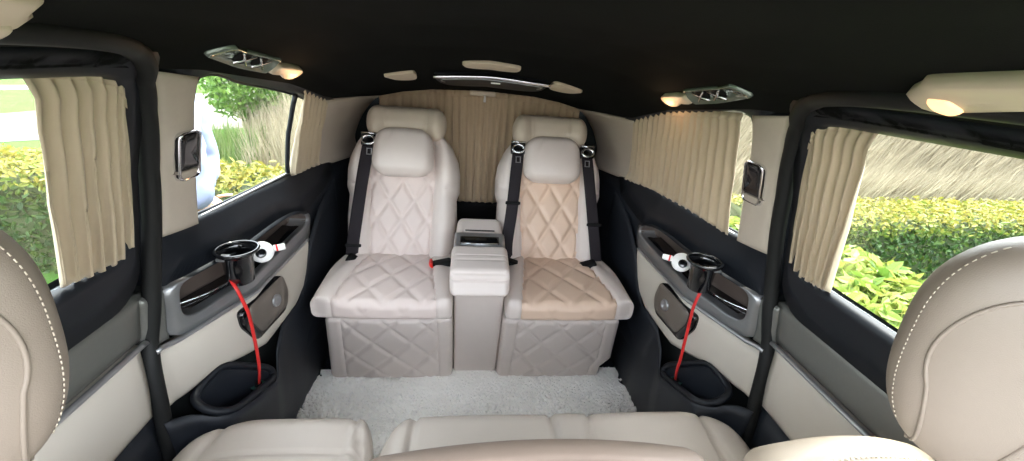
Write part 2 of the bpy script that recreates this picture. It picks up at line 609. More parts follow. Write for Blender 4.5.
def side(s):
    left = s < 0
    word = 'left' if left else 'right'
    # --- sliding door
    d = thing('door_1' if left else 'door_2', None, None, (s * .72, .2, 0), kind='structure')
    outer = rrect(-.48, .752, .775, 1.25, .07)
    b = MB().add(*ring(s, WIN_DOOR, outer, 200, .026, .02, 0.0, 6, .055))
    b.build('window_frame', 'sill', d)
    b = MB().add(*strip(s, [(-.5, .778), (.762, .778)], [(-.5, .674), (.742, .674)], 60, 8, 0.0, .04))
    lab(b.build('upper_panel', 'grey', d), 'grey brushed panel below the window sill')
    b = MB().add(*tube([wp(s, y, .668, -.003) for y in np.linspace(-.5, .742, 50)], .006, 10))
    lab(b.build('trim_strip', 'silver', d), 'silver strip between grey and beige panels')
    b = MB().add(*strip(s, [(-.5, .664), (.738, .664)], [(-.5, .50), (.700, .50)], 60, 12, .002, .04, .004))
    lab(b.build('lower_panel', 'beige', d), 'beige leatherette door panel')
    b = MB().add(*strip(s, [(-.5, .497), (.70, .497)], [(-.5, .0), (.665, .0)], 50, 12, .004, .05))
    lab(b.build('kick_panel', 'plastic', d), 'black plastic door foot')
    # header between window and headliner already belongs to the frame; rubber seal of the doorway
    sp = [(.10, 1.272), (.45, 1.270), (.62, 1.257), (.70, 1.232), (.742, 1.19), (.768, 1.12), (.784, 1.02), (.788, .90), (.780, .78), (.762, .67), (.74, .60), (.718, .50), (.695, .40), (.672, .25), (.655, .05)]
    sp = smooth_path(sp, 6)
    b = MB().add(*tube([wp(s, y, z, .004) for y, z in sp], .016, 12))
    tag(b.build('trim_2' if left else 'trim_3', 'rubber'), kind='structure')
    # --- panes
    wn = 'window_1' if left else 'window_2'
    b = MB().add(*pane(s, WIN_DOOR, .022))
    tag(b.build(wn, 'glass', None, False), kind='structure')
    b = MB().add(*pane(s, WIN_Q, .024))
    tag(b.build('window_3' if left else 'window_4', 'glass', None, False), kind='structure')
    # --- quarter window surround
    outer = [(.80, 1.225), (1.0, 1.21), (1.27, 1.165), (1.44, 1.11), (1.60, 1.07), (1.72, .98), (1.74, .85), (1.62, .76), (1.37, .722), (1.21, .765), (1.0, .768), (.80, .768), (.78, .85), (.79, 1.05)]
    b = MB().add(*ring(s, WIN_Q, outer, 200, .026, .02, 0.002, 6, .055))
    b.add(*tube([wp(s, *p, .022) for p in resample(WIN_Q, 120, True)], .004, 6, closed=True))
    b.add(*tube([wp(s, 1.268 + .09 * k, 1.128 - .26 * k, .010) for k in np.linspace(0, 1, 12)], .007, 8))
    tag(b.build('trim_4' if left else 'trim_5', 'sill'), kind='structure')
    # bright moulding at the foot of the pane
    b = MB().add(*tube([wp(s, y, .876 - .018 * (y - .9) / .6, .014) for y in np.linspace(.90, 1.5, 30)], .004, 8))
    tag(b.build('trim_6' if left else 'trim_7', 'silver'), kind='structure')
    # --- beige pillar
    b = MB().add(*strip(s, [(.748, 1.213), (.782, 1.12), (.797, 1.0), (.797, .885)], [(.862, 1.198), (.882, 1.1), (.905, .98), (.918, .868)], 40, 12, -.006, .05, .003))
    tag(b.build('trim_8' if left else 'trim_9', 'pillar'), kind='structure')
    # --- beige rear corner lining
    b = MB().add(*strip(s, [(1.43, 1.10), (1.62, 1.09), (1.80, 1.082), (2.05, 1.062)], [(1.58, .835), (1.72, .81), (1.88, .79), (2.06, .77)], 24, 16, -.004, .03))
    tag(b.build('trim_10' if left else 'trim_11', 'pillar'), kind='structure')
    # --- rear dark lining below that corner
    b = MB().add(*strip(s, [(1.37, .72), (1.62, .80), (1.88, .785), (2.06, .77)], [(1.1, .0), (1.4, .0), (1.8, .0), (2.06, .0)], 40, 24, .012, .03))
    tag(b.build('trim_12' if left else 'trim_13', 'plastic'), kind='structure')
    return word

for s_ in (-1, 1): side(s_)

def side_panel(s):
    left = s < 0
    where = 'left' if left else 'right'
    t = thing('side_panel', ('beige side panel with silver armrest under the uncovered rear window on the left' if left else
              'beige side panel with silver armrest under the drawn rear curtain on the right'), 'side panel', (s * .68, 1.05, 0), 'armrest panels beside the rear seats')
    out = smooth_path([(.795, .70), (.80, .764), (.86, .769), (1.0, .769), (1.21, .765), (1.32, .745), (1.372, .705), (1.366, .65), (1.33, .632), (1.2, .634), (1.0, .634), (.87, .634), (.81, .638), (.793, .652)], 6, True)
    inn = smooth_path([(.818, .715), (.826, .757), (.87, .765), (1.0, .765), (1.21, .761), (1.31, .741), (1.352, .712), (1.345, .692), (1.28, .684), (1.15, .679), (1.02, .676), (.92, .672), (.86, .668), (.826, .68)], 6, True)
    b = MB().add(*ring(s, inn, out, 160, .062, .008, -.012, 5, .03))
    bz = b.build('armrest_bezel', 'bezel', t)
    lab(bz, 'satin grey metal surround of the recess, black along its top')
    bz.data.materials.append(M['sill'])
    for p_ in bz.data.polygons:
        if p_.center.z > .728 and p_.center.y > .845: p_.material_index = 1
    # recess: floor, back wall
    I = resample(inn, 120, True)
    c = I.mean(0)
    rings = [[wp(s, *p, -.004) for p in I], [wp(s, p[0], p[1] - .006 * (p[1] < .70), .052) for p in I]]
    for f in (.97, .6, .2): rings.append([wp(s, *(c + (p - c) * f), .056) for p in I])
    b = MB().add(*loft(rings, True))
    lab(b.build('recess', 'umber', t), 'brown grey inlay inside the armrest recess')
    # glossy tray on the recess floor
    rows = []
    for y in np.linspace(.84, 1.30, 30):
        rows.append([(s * (W(y, .68) + o), y, .6865 + .012 * (y - .84) / .46 + dz) for o, dz in ((-.006, 0.0), (.0, .0015), (.02, -.001), (.046, .002))])
    b = MB().add(*loft(rows, False))
    e = [(s * (W(y, .68) + .012), y, .692 + .012 * (y - .84) / .46) for y in np.linspace(.85, .98, 12)]
    b.build('tray', 'gloss', t)
    b = MB().add(*tube(smooth_path([(s * (W(.845, .68) + .03), .845, .692), (s * (W(.90, .68) + .004), .90, .693), (s * (W(.98, .68) + .002), .98, .694)], 6), .0025, 6))
    lab(b.build('tray_edge', 'chrome', t), 'bright chrome edge of the tray')
    b = MB().add(*tube([wp(s, y, .630 + .006 * sm(.8, .76, y), -.010) for y in np.linspace(.748, 1.345, 50)], .006, 10))
    lab(b.build('trim_strip', 'silver', t), 'bright silver strip under the armrest')
    b = MB().add(*strip(s, [(.752, .765), (.80, .765)], [(.742, .638), (.793, .638)], 10, 16, -.004, .04))
    lab(b.build('end_cover', 'grey', t), 'grey end of the armrest by the door')
    b = MB().add(*strip(s, [(.738, .622), (1.365, .622)], [(.728, .49), (.78, .482), (.86, .488), (.93, .466), (1.0, .452), (1.10, .452), (1.20, .455), (1.26, .48), (1.30, .52), (1.34, .59)], 70, 16, -.004, .03, .004))
    lab(b.build('lower_panel', 'beige', t), 'smooth beige leatherette face')
    # speaker
    q = [(.942, .606), (1.125, .617), (1.134, .550), (1.110, .500), (.968, .494), (.938, .560)]
    xa, xb = W(.94, .555) - .004, W(1.135, .555) - .004
    def fl(y, z, o): return (s * (xa + (xb - xa) * (y - .94) / .195 + (W(1.05, z) - W(1.05, .555)) + o), y, z)
    def plate(poly, o0, o1, nm, m_, par):
        L = [tuple(p) for p in resample(roundpoly(poly, .014), 90, True)]
        cc = np.mean(np.array(L), 0)
        rr = [[fl(*p, o0) for p in L], [fl(*p, o1 + .002) for p in L], [fl(*(cc + (np.array(p) - cc) * .98), o1) for p in L]]
        for f in (.66, .33, .02): rr.append([fl(*(cc + (np.array(p) - cc) * f), o1) for p in L])
        return MB().add(*loft(rr, True, True)).build(nm, m_, par)
    cc = np.mean(np.array(q), 0)
    sp = plate([tuple(cc + (np.array(p) - cc) * 1.0 + np.array((-.006, 0))) for p in q], .02, -.017, 'speaker', 'gloss', t)
    q2 = [tuple(cc + (np.array(p) - cc) * .88 + np.array((.008, .004))) for p in q]
    lab(plate(q2, .0, -.020, 'speaker_grille', 'bronze', sp), 'bronze metal grille plate')
    cy, cz = cc + np.array((.03, .004))
    V, Fc = lathe([(.0001, 0), (.020, 0), (.018, .004), (.012, .005), (.011, .002), (.0001, .003)], 24)
    V = [fl(cy + a, cz + b_, -.0195 - z) for a, b_, z in V]
    MB().add(V, Fc).build('speaker_badge', 'silver', sp)
    # storage pocket
    op = [(.675, .864, .487), (.69, .82, .478), (.692, .785, .468), (.668, .762, .462), (.637, .762, .445), (.612, .785, .425), (.608, .84, .402), (.608, .90, .378), (.61, .95, .357), (.616, .978, .350), (.622, .985, .365), (.628, .965, .395), (.64, .94, .42), (.658, .90, .46)]
    lp = smooth_path([(s * a, b_, c_) for a, b_, c_ in op], 6, True)
    L = resample(lp, 84, True)
    b = MB().add(*tube([tuple(p) for p in L], .010, 10, closed=True))
    b.build('storage_rim', 'sill', t)
    cc = L.mean(0)
    rr = []
    for dz, f in ((0.0, 1.0), (.03, .97), (.09, .93), (.16, .88)):
        rr.append([(cc[0] + (p[0] - cc[0]) * f, cc[1] + (p[1] - cc[1]) * f, p[2] * (1 - dz / .16) + (.255 * (dz / .16)) - .0 if dz else p[2]) for p in L])
    rr.append([(cc[0], cc[1], .255) for p in L])
    MB().add(*loft(rr, True)).build('storage_pocket', 'plastic', t)
    # socket in the pocket
    b = MB().add(*[lathe([(.0001, 0), (.020, 0), (.020, .02), (.016, .024), (.013, .014), (.0001, .013)], 20, s * .634, .93, .335)][0])
    so_ = b.build('power_socket', 'gloss', t)
    b = MB().add(*lathe([(.017, .0225), (.0185, .026), (.0165, .0262), (.0155, .0235)], 20, s * .634, .93, .336))
    b.build('socket_ring', 'socket', so_)
    # face below the pocket down to the floor
    top = [(.705, .700, .478), (.692, .722, .474), (.665, .745, .458), (.635, .748, .443), (.606, .775, .425), (.598, .84, .398), (.598, .90, .374), (.601, .96, .348), (.612, .995, .348), (.622, 1.03, .40), (.626, 1.10, .452), (.618, 1.22, .456), (.618, 1.30, .52), (.618, 1.37, .62), (.62, 1.5, .70), (.62, 1.7, .75)]
    bot = [(.69, .66, 0), (.68, .70, 0), (.672, .74, 0), (.667, .80, 0), (.662, .86, 0), (.66, .92, 0), (.658, .98, 0), (.657, 1.04, 0), (.656, 1.10, 0), (.655, 1.16, 0), (.655, 1.24, 0), (.65, 1.33, 0), (.65, 1.42, 0), (.65, 1.5, 0), (.65, 1.6, 0), (.65, 1.7, 0)]
    T = resample([(s * a, b_, c_) for a, b_, c_ in top], 70)
    Bt = resample([(s * a, b_, c_) for a, b_, c_ in bot], 70)
    rows = []
    for k, v in enumerate(np.linspace(0, 1, 16)):
        rows.append([tuple(p * (1 - v) + q_ * v + np.array((-s * .012 * math.sin(math.pi * v), 0, 0))) for p, q_ in zip(T, Bt)])
    b = MB().add(*loft(rows, False))
    o = b.build('lower_lining', 'plastic', t)
    lab(o, 'blue black plastic lining down to the floor')
    md = o.modifiers.new('thick', 'SOLIDIFY')
    md.thickness = .004
    return t

for s_ in (-1, 1): side_panel(s_)

# ------------------------------------------------------------------ rear captain seats
def quilt(x, v, px=.105, pv=.165, depth=.006, width=.16):
    a, b = x / px + v / pv, x / px - v / pv
    g = np.minimum(np.abs(a - np.round(a)), np.abs(b - np.round(b)))
    return depth * (1 - np.exp(-(g / width) ** 2 * 2.2)) - depth

def back_frame(cx):
    o = np.array((cx, 1.495, .45))
    vdir = np.array((0, .28, .55)); vdir = vdir / np.linalg.norm(vdir)
    ndir = np.array((0, -vdir[2], vdir[1]))     # out of the front face
    return o, vdir, ndir

def captain_seat(s, cx):
    left = s < 0
    ins = 'insert_pale' if left else 'insert_warm_lit'
    t = thing('captain_seat', ('pale cream quilted leather captain seat left of the console, with one dark shoulder belt' if left else
              'quilted leather captain seat right of the console, warm light painted into its inserts, with two dark shoulder belts'), 'seat', (cx, 1.4, 0), 'rear captain seats')
    # --- leg box
    ccx = s * .318
    def dleg(P, N):
        Q = P.copy()
        fr = np.clip(-N[:, 1], 0, 1) ** 2
        x, z = P[:, 0], P[:, 2]
        iw = np.abs(x) < .165
        Q[:, 1] -= fr * (np.where(iw, quilt(x, z + .03, .134, .175, .008, .10), 0) + .008 * (1 - (x / .23) ** 2))
        groove = np.exp(-((np.abs(x) - .168) / .004) ** 2)
        Q[:, 1] += fr * .006 * groove
        Q[:, 1] += (.195 - z) * .30
        kz = np.clip((.19 - z) / .38, 0, 1)
        ko = np.clip((x * s + .05) / .275, 0, 1)
        Q[:, 0] += s * .050 * kz * ko
        if not left:
            k = np.clip((-.06 - z) / .06, 0, 1)
            Q[:, 0] -= .040 * k * np.clip((x - .05) / .17, 0, 1)
        return Q + np.array((ccx, 1.395, .196))
    cl = lambda c: 'b' if abs(c[0]) > .168 else 'i'
    split_rbox((.448, .38, .386), .022, .0075, dleg, lambda c: 'i' if abs(c[0]) <= .168 else ('a' if c[0] < 0 else 'b'),
               {'i': ('leg_rest', 'leather'), 'a': ('leg_rest_side', 'leather'), 'b': ('leg_rest_side', 'leather')}, t)
    # --- cushion
    cw, cd_, ch = .478, .40, .070
    ccx = s * .333
    def hw(y):    # insert half width along depth (y: -.2 front .. .2 back)
        k = np.clip((y + .2) / .4, 0, 1)
        return .178 * (1 - k) + .122 * k
    ix = s * -.006
    def dcush(P, N):
        Q = P.copy()
        x, y = P[:, 0], P[:, 1]
        up = np.clip(N[:, 2], 0, 1) ** 1.5
        fr = np.clip(-N[:, 1], 0, 1) ** 2
        h = hw(y)
        k = np.clip((np.abs(x - ix) - h) / .06, 0, 1)
        dome = .020 * (1 - (np.clip(y, -.2, .2) / .26) ** 2)
        bol = np.sin(k * math.pi) * .005
        iw = (np.abs(x - ix) < h - .002)
        vv = y * 1.0
        qz = np.where(iw, quilt(x - ix, y * 1.05 + .03, .136, .185, .007, .14), 0)
        seam = -.009 * np.exp(-((np.abs(x - ix) - h) / .0045) ** 2)
        Q[:, 2] += up * (dome + bol + qz + seam)
        qf = np.where(iw, quilt(x - ix, (P[:, 2]) * 1.0 - .2 - .07, .136, .185, .004, .14), 0)
        Q[:, 1] -= fr * (qf - .006 * np.exp(-((np.abs(x - ix) - h) / .0045) ** 2) + .01 * (1 - (x / .24) ** 2))
        outer = np.clip(x * s / .24, 0, 1)
        # outer front corner swells outwards, back narrows
        Q[:, 0] -= np.where(x * s > 0, s * outer * .045 * np.clip((y + .02) / .22, 0, 1) ** 2, 0)
        Q[:, 0] += np.where(x * s < 0, 0, 0)
        Q[:, 1] += outer ** 3 * .03 * fr
        # slight rise to the front
        return Q + np.array((ccx, 1.372, .442))
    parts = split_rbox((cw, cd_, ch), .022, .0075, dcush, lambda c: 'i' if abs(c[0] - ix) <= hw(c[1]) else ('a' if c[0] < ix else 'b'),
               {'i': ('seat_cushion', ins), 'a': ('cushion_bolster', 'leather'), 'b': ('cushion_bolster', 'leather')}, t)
    # --- backrest
    o, vd, nd = back_frame(cx)
    H, Wd, Th = .575, .44, .15
    def bw(v):     # half width along v
        return np.interp(v, [0, .08, .2, .29, .325, .40, .45, .51, .575], [.198, .222, .228, .224, .236, .236, .228, .202, .155])
    def iwd(v):
        return np.interp(v, [0, .2, .38, .575], [.118, .126, .132, .12])
    def dback(P, N):
        x, v, n_ = P[:, 0], P[:, 1] + H / 2, P[:, 2]
        b_ = bw(v)
        X = x / (Wd / 2) * b_
        fr = np.clip(N[:, 2], 0, 1) ** 1.5
        h = iwd(v)
        k = np.clip((np.abs(X) - h) / .075, 0, 1)
        bol = .030 * np.sin(k * math.pi * .62) * (1 + .35 * np.exp(-((v - .42) / .09) ** 2))
        iw = np.abs(X) < h - .002
        q_ = np.where(iw & (v < .5), quilt(X, v - .02, .105, .168, .0095), 0)
        seam = -.009 * np.exp(-((np.abs(X) - h) / .0045) ** 2)
        # shoulder seam across the bolsters
        sh = -.008 * np.exp(-((v - (.30 + (np.abs(X) - h) * .5)) / .006) ** 2) * (np.abs(X) > h + .05)
        n2 = n_ + fr * (bol + q_ + seam + sh + .012 * (1 - (X / .24) ** 2))
        C_ = o[None, :] + np.outer(X, (1, 0, 0)) + np.outer(v, vd) + np.outer(n2 - Th / 2 - .005, nd)
        return C_
    def clb(c):
        v = c[1] + H / 2
        X = c[0] / (Wd / 2) * bw(v)
        return 'i' if abs(X) <= iwd(v) else ('a' if X < 0 else 'b')
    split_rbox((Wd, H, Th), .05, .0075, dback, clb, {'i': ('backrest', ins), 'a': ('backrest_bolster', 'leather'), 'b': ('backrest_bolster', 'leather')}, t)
    def local(x, v, n_): return tuple(o + np.array((x, 0, 0)) + vd * v + nd * n_)
    # --- headrest roll
    def droll(P, N):
        x, v, n_ = P[:, 0], P[:, 1], P[:, 2]
        e = np.clip((np.abs(x) - .07) / .10, 0, 1)
        v2 = v * (1 + .25 * e) - .022 * e
        n2 = n_ + .020 * e - .005 * np.exp(-((np.abs(x) - .088) / .004) ** 2) * np.clip(N[:, 2] + .3, 0, 1)
        x2 = x * (1 - .06 * np.clip(-v / .06, 0, 1))
        n2 = n2 + .012 * np.exp(-((np.abs(x) - .125) / .03) ** 2) * np.clip(N[:, 2], 0, 1)
        return o[None, :] + np.outer(x2 - s * .012, (1, 0, 0)) + np.outer(v2 + .603, vd) + np.outer(n2 + .005, nd)
    P, Fc = rbox_arrays((.325, .118, .11), .048, .008, droll)
    recalc(obj('headrest', P, Fc, 'headleather', t))
    # --- pillow
    def dpil(P, N):
        x, v, n_ = P[:, 0], P[:, 1], P[:, 2]
        k = (1 - (x / .13) ** 2) * (1 - (v / .11) ** 2)
        v = v * (1 - .10 * np.clip((np.abs(x) - .05) / .065, 0, 1) ** 2)
        n2 = n_ * (1 + .65 * np.clip(k, 0, 1)) 
        crease = -.003 * np.exp(-((x + .06 - .3 * (v - .03)) / .006) ** 2) * np.clip(v / .06, 0, 1)
        n2 = n2 + crease
        w_ = 1.02 + .05 * np.clip(-v / .09, -1, 1) - .20 * np.clip((np.abs(v) - .03) / .065, 0, 1) ** 2
        return o[None, :] + np.outer(x * w_ - s * .006, (1, 0, 0)) + np.outer(v + .460, vd) + np.outer(n2 + .052, nd)
    P, Fc = rbox_arrays((.238, .20, .07), .034, .008, dpil)
    recalc(obj('head_pillow', P, Fc, 'leather', t))
    # --- belts
    def belt(pts, gx, gv, stop):
        pts = smooth_path([(x, v, n_) for x, v, n_ in pts], 8)
        P_ = [local(*p) for p in pts]
        b = MB().add(*tube(P_, .0245, 14, .0022, up=tuple(nd)))
        wb = b.build('belt_webbing', 'belt', t)
        g = MB()
        V, F_ = rbox_arrays((.062, .050, .026), .007, .01)
        g.add([local(gx + a, gv + b2, .052 + c2) for a, b2, c2 in V], F_)
        gd = g.build('belt_guide', 'gloss', t)
        g = MB().add(*tube([local(gx + .024 * math.cos(a), gv - .004 + .017 * math.sin(a), .069) for a in np.linspace(0, 2 * math.pi, 24, endpoint=False)], .005, 8, closed=True))
        g.add(*tube([local(gx - .030, gv + .024, .066), local(gx + .030, gv + .024, .066)], .004, 8))
        g.build('guide_ring', 'chrome', gd)
        g = MB()
        rr = [local(gx + sx * .009 + .002, gv - .048 + sy * .012, .056) for sx, sy in ((-1, -1), (1, -1), (1, 1), (-1, 1))]
        g.add(*tube(rr, .003, 6, closed=True))
        g.build('belt_tongue', 'silver', gd)
        sx, sv, sn = stop
        V, F_ = rbox_arrays((.062, .013, .014), .004, .01)
        MB().add([local(sx + a, sv + b2, sn + c2) for a, b2, c2 in V], F_).build('belt_stop', 'black', wb)
    def block(nm, m_, x, y, z, dim, par, rot=0.0):
        V, F_ = rbox_arrays(dim, min(dim) * .3, .015)
        c, s2 = math.cos(rot), math.sin(rot)
        V = np.array([(a * c - c2 * s2, b2, a * s2 + c2 * c) for a, b2, c2 in V])
        return recalc(obj(nm, V + np.array((x, y, z)), F_, m_, par))
    if left:
        belt([(-.133, .50, .048), (-.150, .36, .050), (-.167, .2, .046), (-.180, .085, .036), (-.186, .035, .022)], -.131, .505, (-.178, .075, .040))
        block('belt_anchor', 'black', cx - .172, 1.455, .485, (.055, .05, .04), t, -.5)
        bk = block('belt_buckle', 'black', cx + .178, 1.43, .487, (.085, .05, .045), t, .25)
        block('buckle_button', 'redbtn', cx + .138, 1.418, .50, (.012, .035, .03), bk, .25)
    else:
        belt([(-.150, .50, .048), (-.158, .40, .050), (-.172, .24, .050), (-.188, .10, .040), (-.184, .03, .022)], -.153, .503, (-.169, .27, .056))
        belt([(.148, .495, .048), (.160, .38, .050), (.180, .2, .048), (.197, .07, .036), (.204, .03, .022)], .146, .50, (.182, .19, .054))
        block('belt_anchor', 'black', cx - .165, 1.45, .487, (.07, .05, .04), t, -.35)
        block('belt_anchor', 'black', cx + .160, 1.455, .485, (.07, .05, .04), t, .3)
    return t

captain_seat(-1, -.326)
captain_seat(1, .304)

# ------------------------------------------------------------------ centre console
def console():
    t = thing('centre_console', 'cream leather centre console with cup tray between the two captain seats', 'console', (0, 1.35, 0))
    def dbase(P, N):
        Q = P.copy()
        Q[:, 1] += (.26 - P[:, 2]) * .27
        return Q + np.array((.001, 1.39, .265))
    P, Fc = rbox_arrays((.184, .36, .51), .014, .02, dbase)
    recalc(obj('console_body', P, Fc, 'leather', t))
    def dpad(P, N):
        Q = P.copy()
        fr = np.clip(-N[:, 1], 0, 1)
        for zz in (.012, .034):
            Q[:, 1] += fr * .005 * np.exp(-((P[:, 2] - zz) / .003) ** 2)
        up = np.clip(N[:, 2], 0, 1)
        Q[:, 2] += up * .004 * np.exp(-((P[:, 1] + .02) / .004) ** 2) * -1
        Q[:, 1] += (P[:, 2]) * .35 * (P[:, 1] < .02)
        Q[:, 1] -= fr * .014 * np.clip(-P[:, 2] / .06, -.3, 1)
        Q[:, 2] += (P[:, 1]) * .10
        return Q + np.array((-.002, 1.268, .566))
    P, Fc = rbox_arrays((.208, .19, .088), .022, .006, dpad)
    recalc(obj('arm_pad', P, Fc, 'leather', t))
    # silver tray
    def dtray(P, N):
        Q = P.copy()
        Q[:, 2] += P[:, 1] * .15
        return Q + np.array((-.002, 1.405, .594))
    P, Fc = rbox_arrays((.196, .11, .05), .012, .012, dtray)
    tr = recalc(obj('cup_tray', P, Fc, 'silver', t))
    def dop(P, N):
        Q = P.copy()
        Q[:, 2] += P[:, 1] * .15
        return Q + np.array((-.002, 1.397, .6185))
    P, Fc = rbox_arrays((.150, .052, .004), .0018, .01, dop)
    recalc(obj('tray_well', P, Fc, 'gloss', tr))
    P, Fc = rbox_arrays((.04, .014, .005), .002, .01, dop)
    recalc(obj('tray_latch', P + np.array((0, .040, .002)), Fc, 'black', tr))
    b = MB().add(*tube([(-.075, 1.374, .617), (0, 1.371, .617), (.071, 1.374, .617)], .0025, 6))
    b.build('tray_edge', 'chrome', tr)
    def dback(P, N):
        Q = P.copy()
        up = np.clip(N[:, 2], 0, 1)
        Q[:, 2] += P[:, 1] * .28
        Q[:, 0] *= 1 - .06 * np.clip((P[:, 1] + .05) / .1, 0, 1)
        sl = np.exp(-((P[:, 1] + .028) / .006) ** 2) * (np.abs(P[:, 0]) < .062)
        Q[:, 2] -= up * .010 * sl
        return Q + np.array((-.001, 1.505, .577))
    P, Fc = rbox_arrays((.194, .135, .105), .025, .005, dback)
    recalc(obj('console_lid', P, Fc, 'leather', t))
    P, Fc = rbox_arrays((.118, .008, .004), .0018, .01)
    lab(recalc(obj('lid_slot', P + np.array((0, 1.478, .6248)), Fc, 'darkseam', t)), 'dark pull slot in the lid')
console()

# ------------------------------------------------------------------ sheepskin rug
def rug():
    def zr(x, y): return .008 + .003 * math.sin(9 * x + 2) * math.sin(11 * y)
    b = MB()
    xs, ys = np.linspace(-.645, .645, 60), np.linspace(.56, 1.37, 36)
    def edge(x, y): return .012 * math.sin(31 * y + 3 * x) + .008 * math.sin(77 * y)
    rows = [[(x + edge(x, y) * (abs(x) > .6), y, zr(x, y)) for x in xs] for y in ys]
    b.add(*loft(rows, False))
    b.add(*loft([[(p[0], p[1], -.001) for p in r] for r in rows], False))
    o = b.build('rug', 'fleece')
    tag(o, 'fluffy white sheepskin rug covering the cabin floor before the captain seats', 'rug')
    n = 9000
    X = RNG.uniform(-.65, .65, n)
    Y = RNG.uniform(.62, 1.37, n)
    lx = np.sin(X * 13 + Y * 7) * .6 + RNG.normal(0, .7, n)
    ly = np.cos(X * 9 - Y * 12) * .6 + RNG.normal(0, .7, n) - .3
    V, Fc = [], []
    for i in range(n):
        h = RNG.uniform(.009, .022)
        if Y[i] > 1.22: h *= .6
        r = RNG.uniform(.008, .014)
        k = len(V)
        x, y = X[i], Y[i]
        z0 = .004
        d = np.array((lx[i], ly[i])) * h * .55
        for a in range(3):
            an = a * 2.094 + i
            V.append((x + r * math.cos(an), y + r * math.sin(an), z0))
        for a in range(3):
            an = a * 2.094 + i
            V.append((x + d[0] * .45 + r * .8 * math.cos(an), y + d[1] * .45 + r * .8 * math.sin(an), z0 + h * .6))
        V.append((x + d[0], y + d[1], z0 + h))
        for a in range(3):
            c = (a + 1) % 3
            Fc.append((k + a, k + c, k + 3 + c, k + 3 + a))
            Fc.append((k + 3 + a, k + 3 + c, k + 6))
    tag(obj('pile', V, Fc, 'fleece', o), kind='stuff')
rug()

# ------------------------------------------------------------------ curtains
def curtain(name, s, top, bot, nf, amp, m_, label, off=.0, seed=1, rail=True, railm='black', cols=None):
    rg = np.random.default_rng(seed)
    nc = cols or nf * 14
    T, B = resample(top, nc), resample(bot, nc)
    ph = np.cumsum(rg.uniform(.6, 1.4, nc))
    ph = ph / ph[-1] * nf * 2 * math.pi
    aa = np.interp(np.linspace(0, 1, nc), np.linspace(0, 1, nf + 2), rg.uniform(.5, 1.2, nf + 2))
    nr = 26
    rows = []
    for j in range(nr):
        v = j / (nr - 1)
        row = []
        for i in range(nc):
            y, z = T[i] * (1 - v) + B[i] * v
            a = amp * aa[i] * (.35 + .85 * v)
            y2 = y + a * .5 * math.cos(ph[i] + .4) 
            z2 = z + (.006 * math.sin(ph[i]) if v > .9 else 0)
            o = off - a * math.sin(ph[i] + .5 * math.sin(v * 3 + i * .02)) - .010 * math.sin(math.pi * v)
            row.append((s * (W(y2, min(z2, 1.19 - ip(y2, DROP))) + o), y2, z2) if s else (y2, o + 1.99 + .0 * v, z2))
        rows.append(row)
    b = MB().add(*loft(rows, False))
    o = b.build(name, m_)
    md = o.modifiers.new('thick', 'SOLIDIFY')
    md.thickness = .0025
    tag(o, label, 'curtain', None)
    # stitched heading band
    hb = [[tuple(np.array(p) + np.array(((-s * .002) if s else 0, 0 if s else -.002, .003))) for p in rows[0]],
          [tuple(np.array(p) + np.array(((-s * .002) if s else 0, 0 if s else -.002, -.002))) for p in rows[1]]]
    hd = MB().add(*loft(hb, False)).build('heading', m_, o)
    md = hd.modifiers.new('thick', 'SOLIDIFY')
    md.thickness = .002
    if rail:
        P = [((s * (W(y, min(z, 1.19 - ip(y, DROP))) + off + .004), y, z + .006) if s else (y, 2.0, z + .006)) for y, z in resample(top, 30)]
        MB().add(*tube(P, .005, 8)).build('curtain_rail', railm, o)
    return o

curtain('curtain', -1, [(.552, 1.228), (.64, 1.220), (.682, 1.208), (.708, 1.170)], [(.590, .898), (.65, .885), (.71, .88), (.745, .905)], 7, .012, 'curtain',
        'beige curtain bunched at the rear edge of the sliding door window on the left', .004, 3)
curtain('curtain', 1, [(.575, 1.226), (.64, 1.220), (.688, 1.208), (.712, 1.170)], [(.628, .890), (.67, .882), (.71, .880), (.746, .905)], 7, .011, 'curtain',
        'beige curtain bunched at the rear edge of the sliding door window on the right', .004, 4)
curtain('curtain', -1, [(1.285, 1.142), (1.35, 1.128), (1.45, 1.10)], [(1.36, .855), (1.46, .848), (1.575, .842)], 6, .016, 'curtain',
        'beige curtain gathered at the back end of the left rear window beside the pale seat', .0, 5)
curtain('curtain', 1, [(.895, 1.196), (1.05, 1.183), (1.27, 1.145), (1.43, 1.108)], [(.945, .868), (1.15, .868), (1.4, .855), (1.62, .828)], 17, .010, 'curtain',
        'beige curtain drawn across the whole right rear window above the armrest', .0, 6, True, 'white')
curtain('curtain', 0, [(-.475, 1.068), (-.36, 1.098), (0, 1.115), (.36, 1.098), (.475, 1.068)], [(-.47, .56), (0, .56), (.47, .56)], 26, .012, 'curtain_dim',
        'tan curtain closed across the tailgate window behind both captain seats', 0, 8)

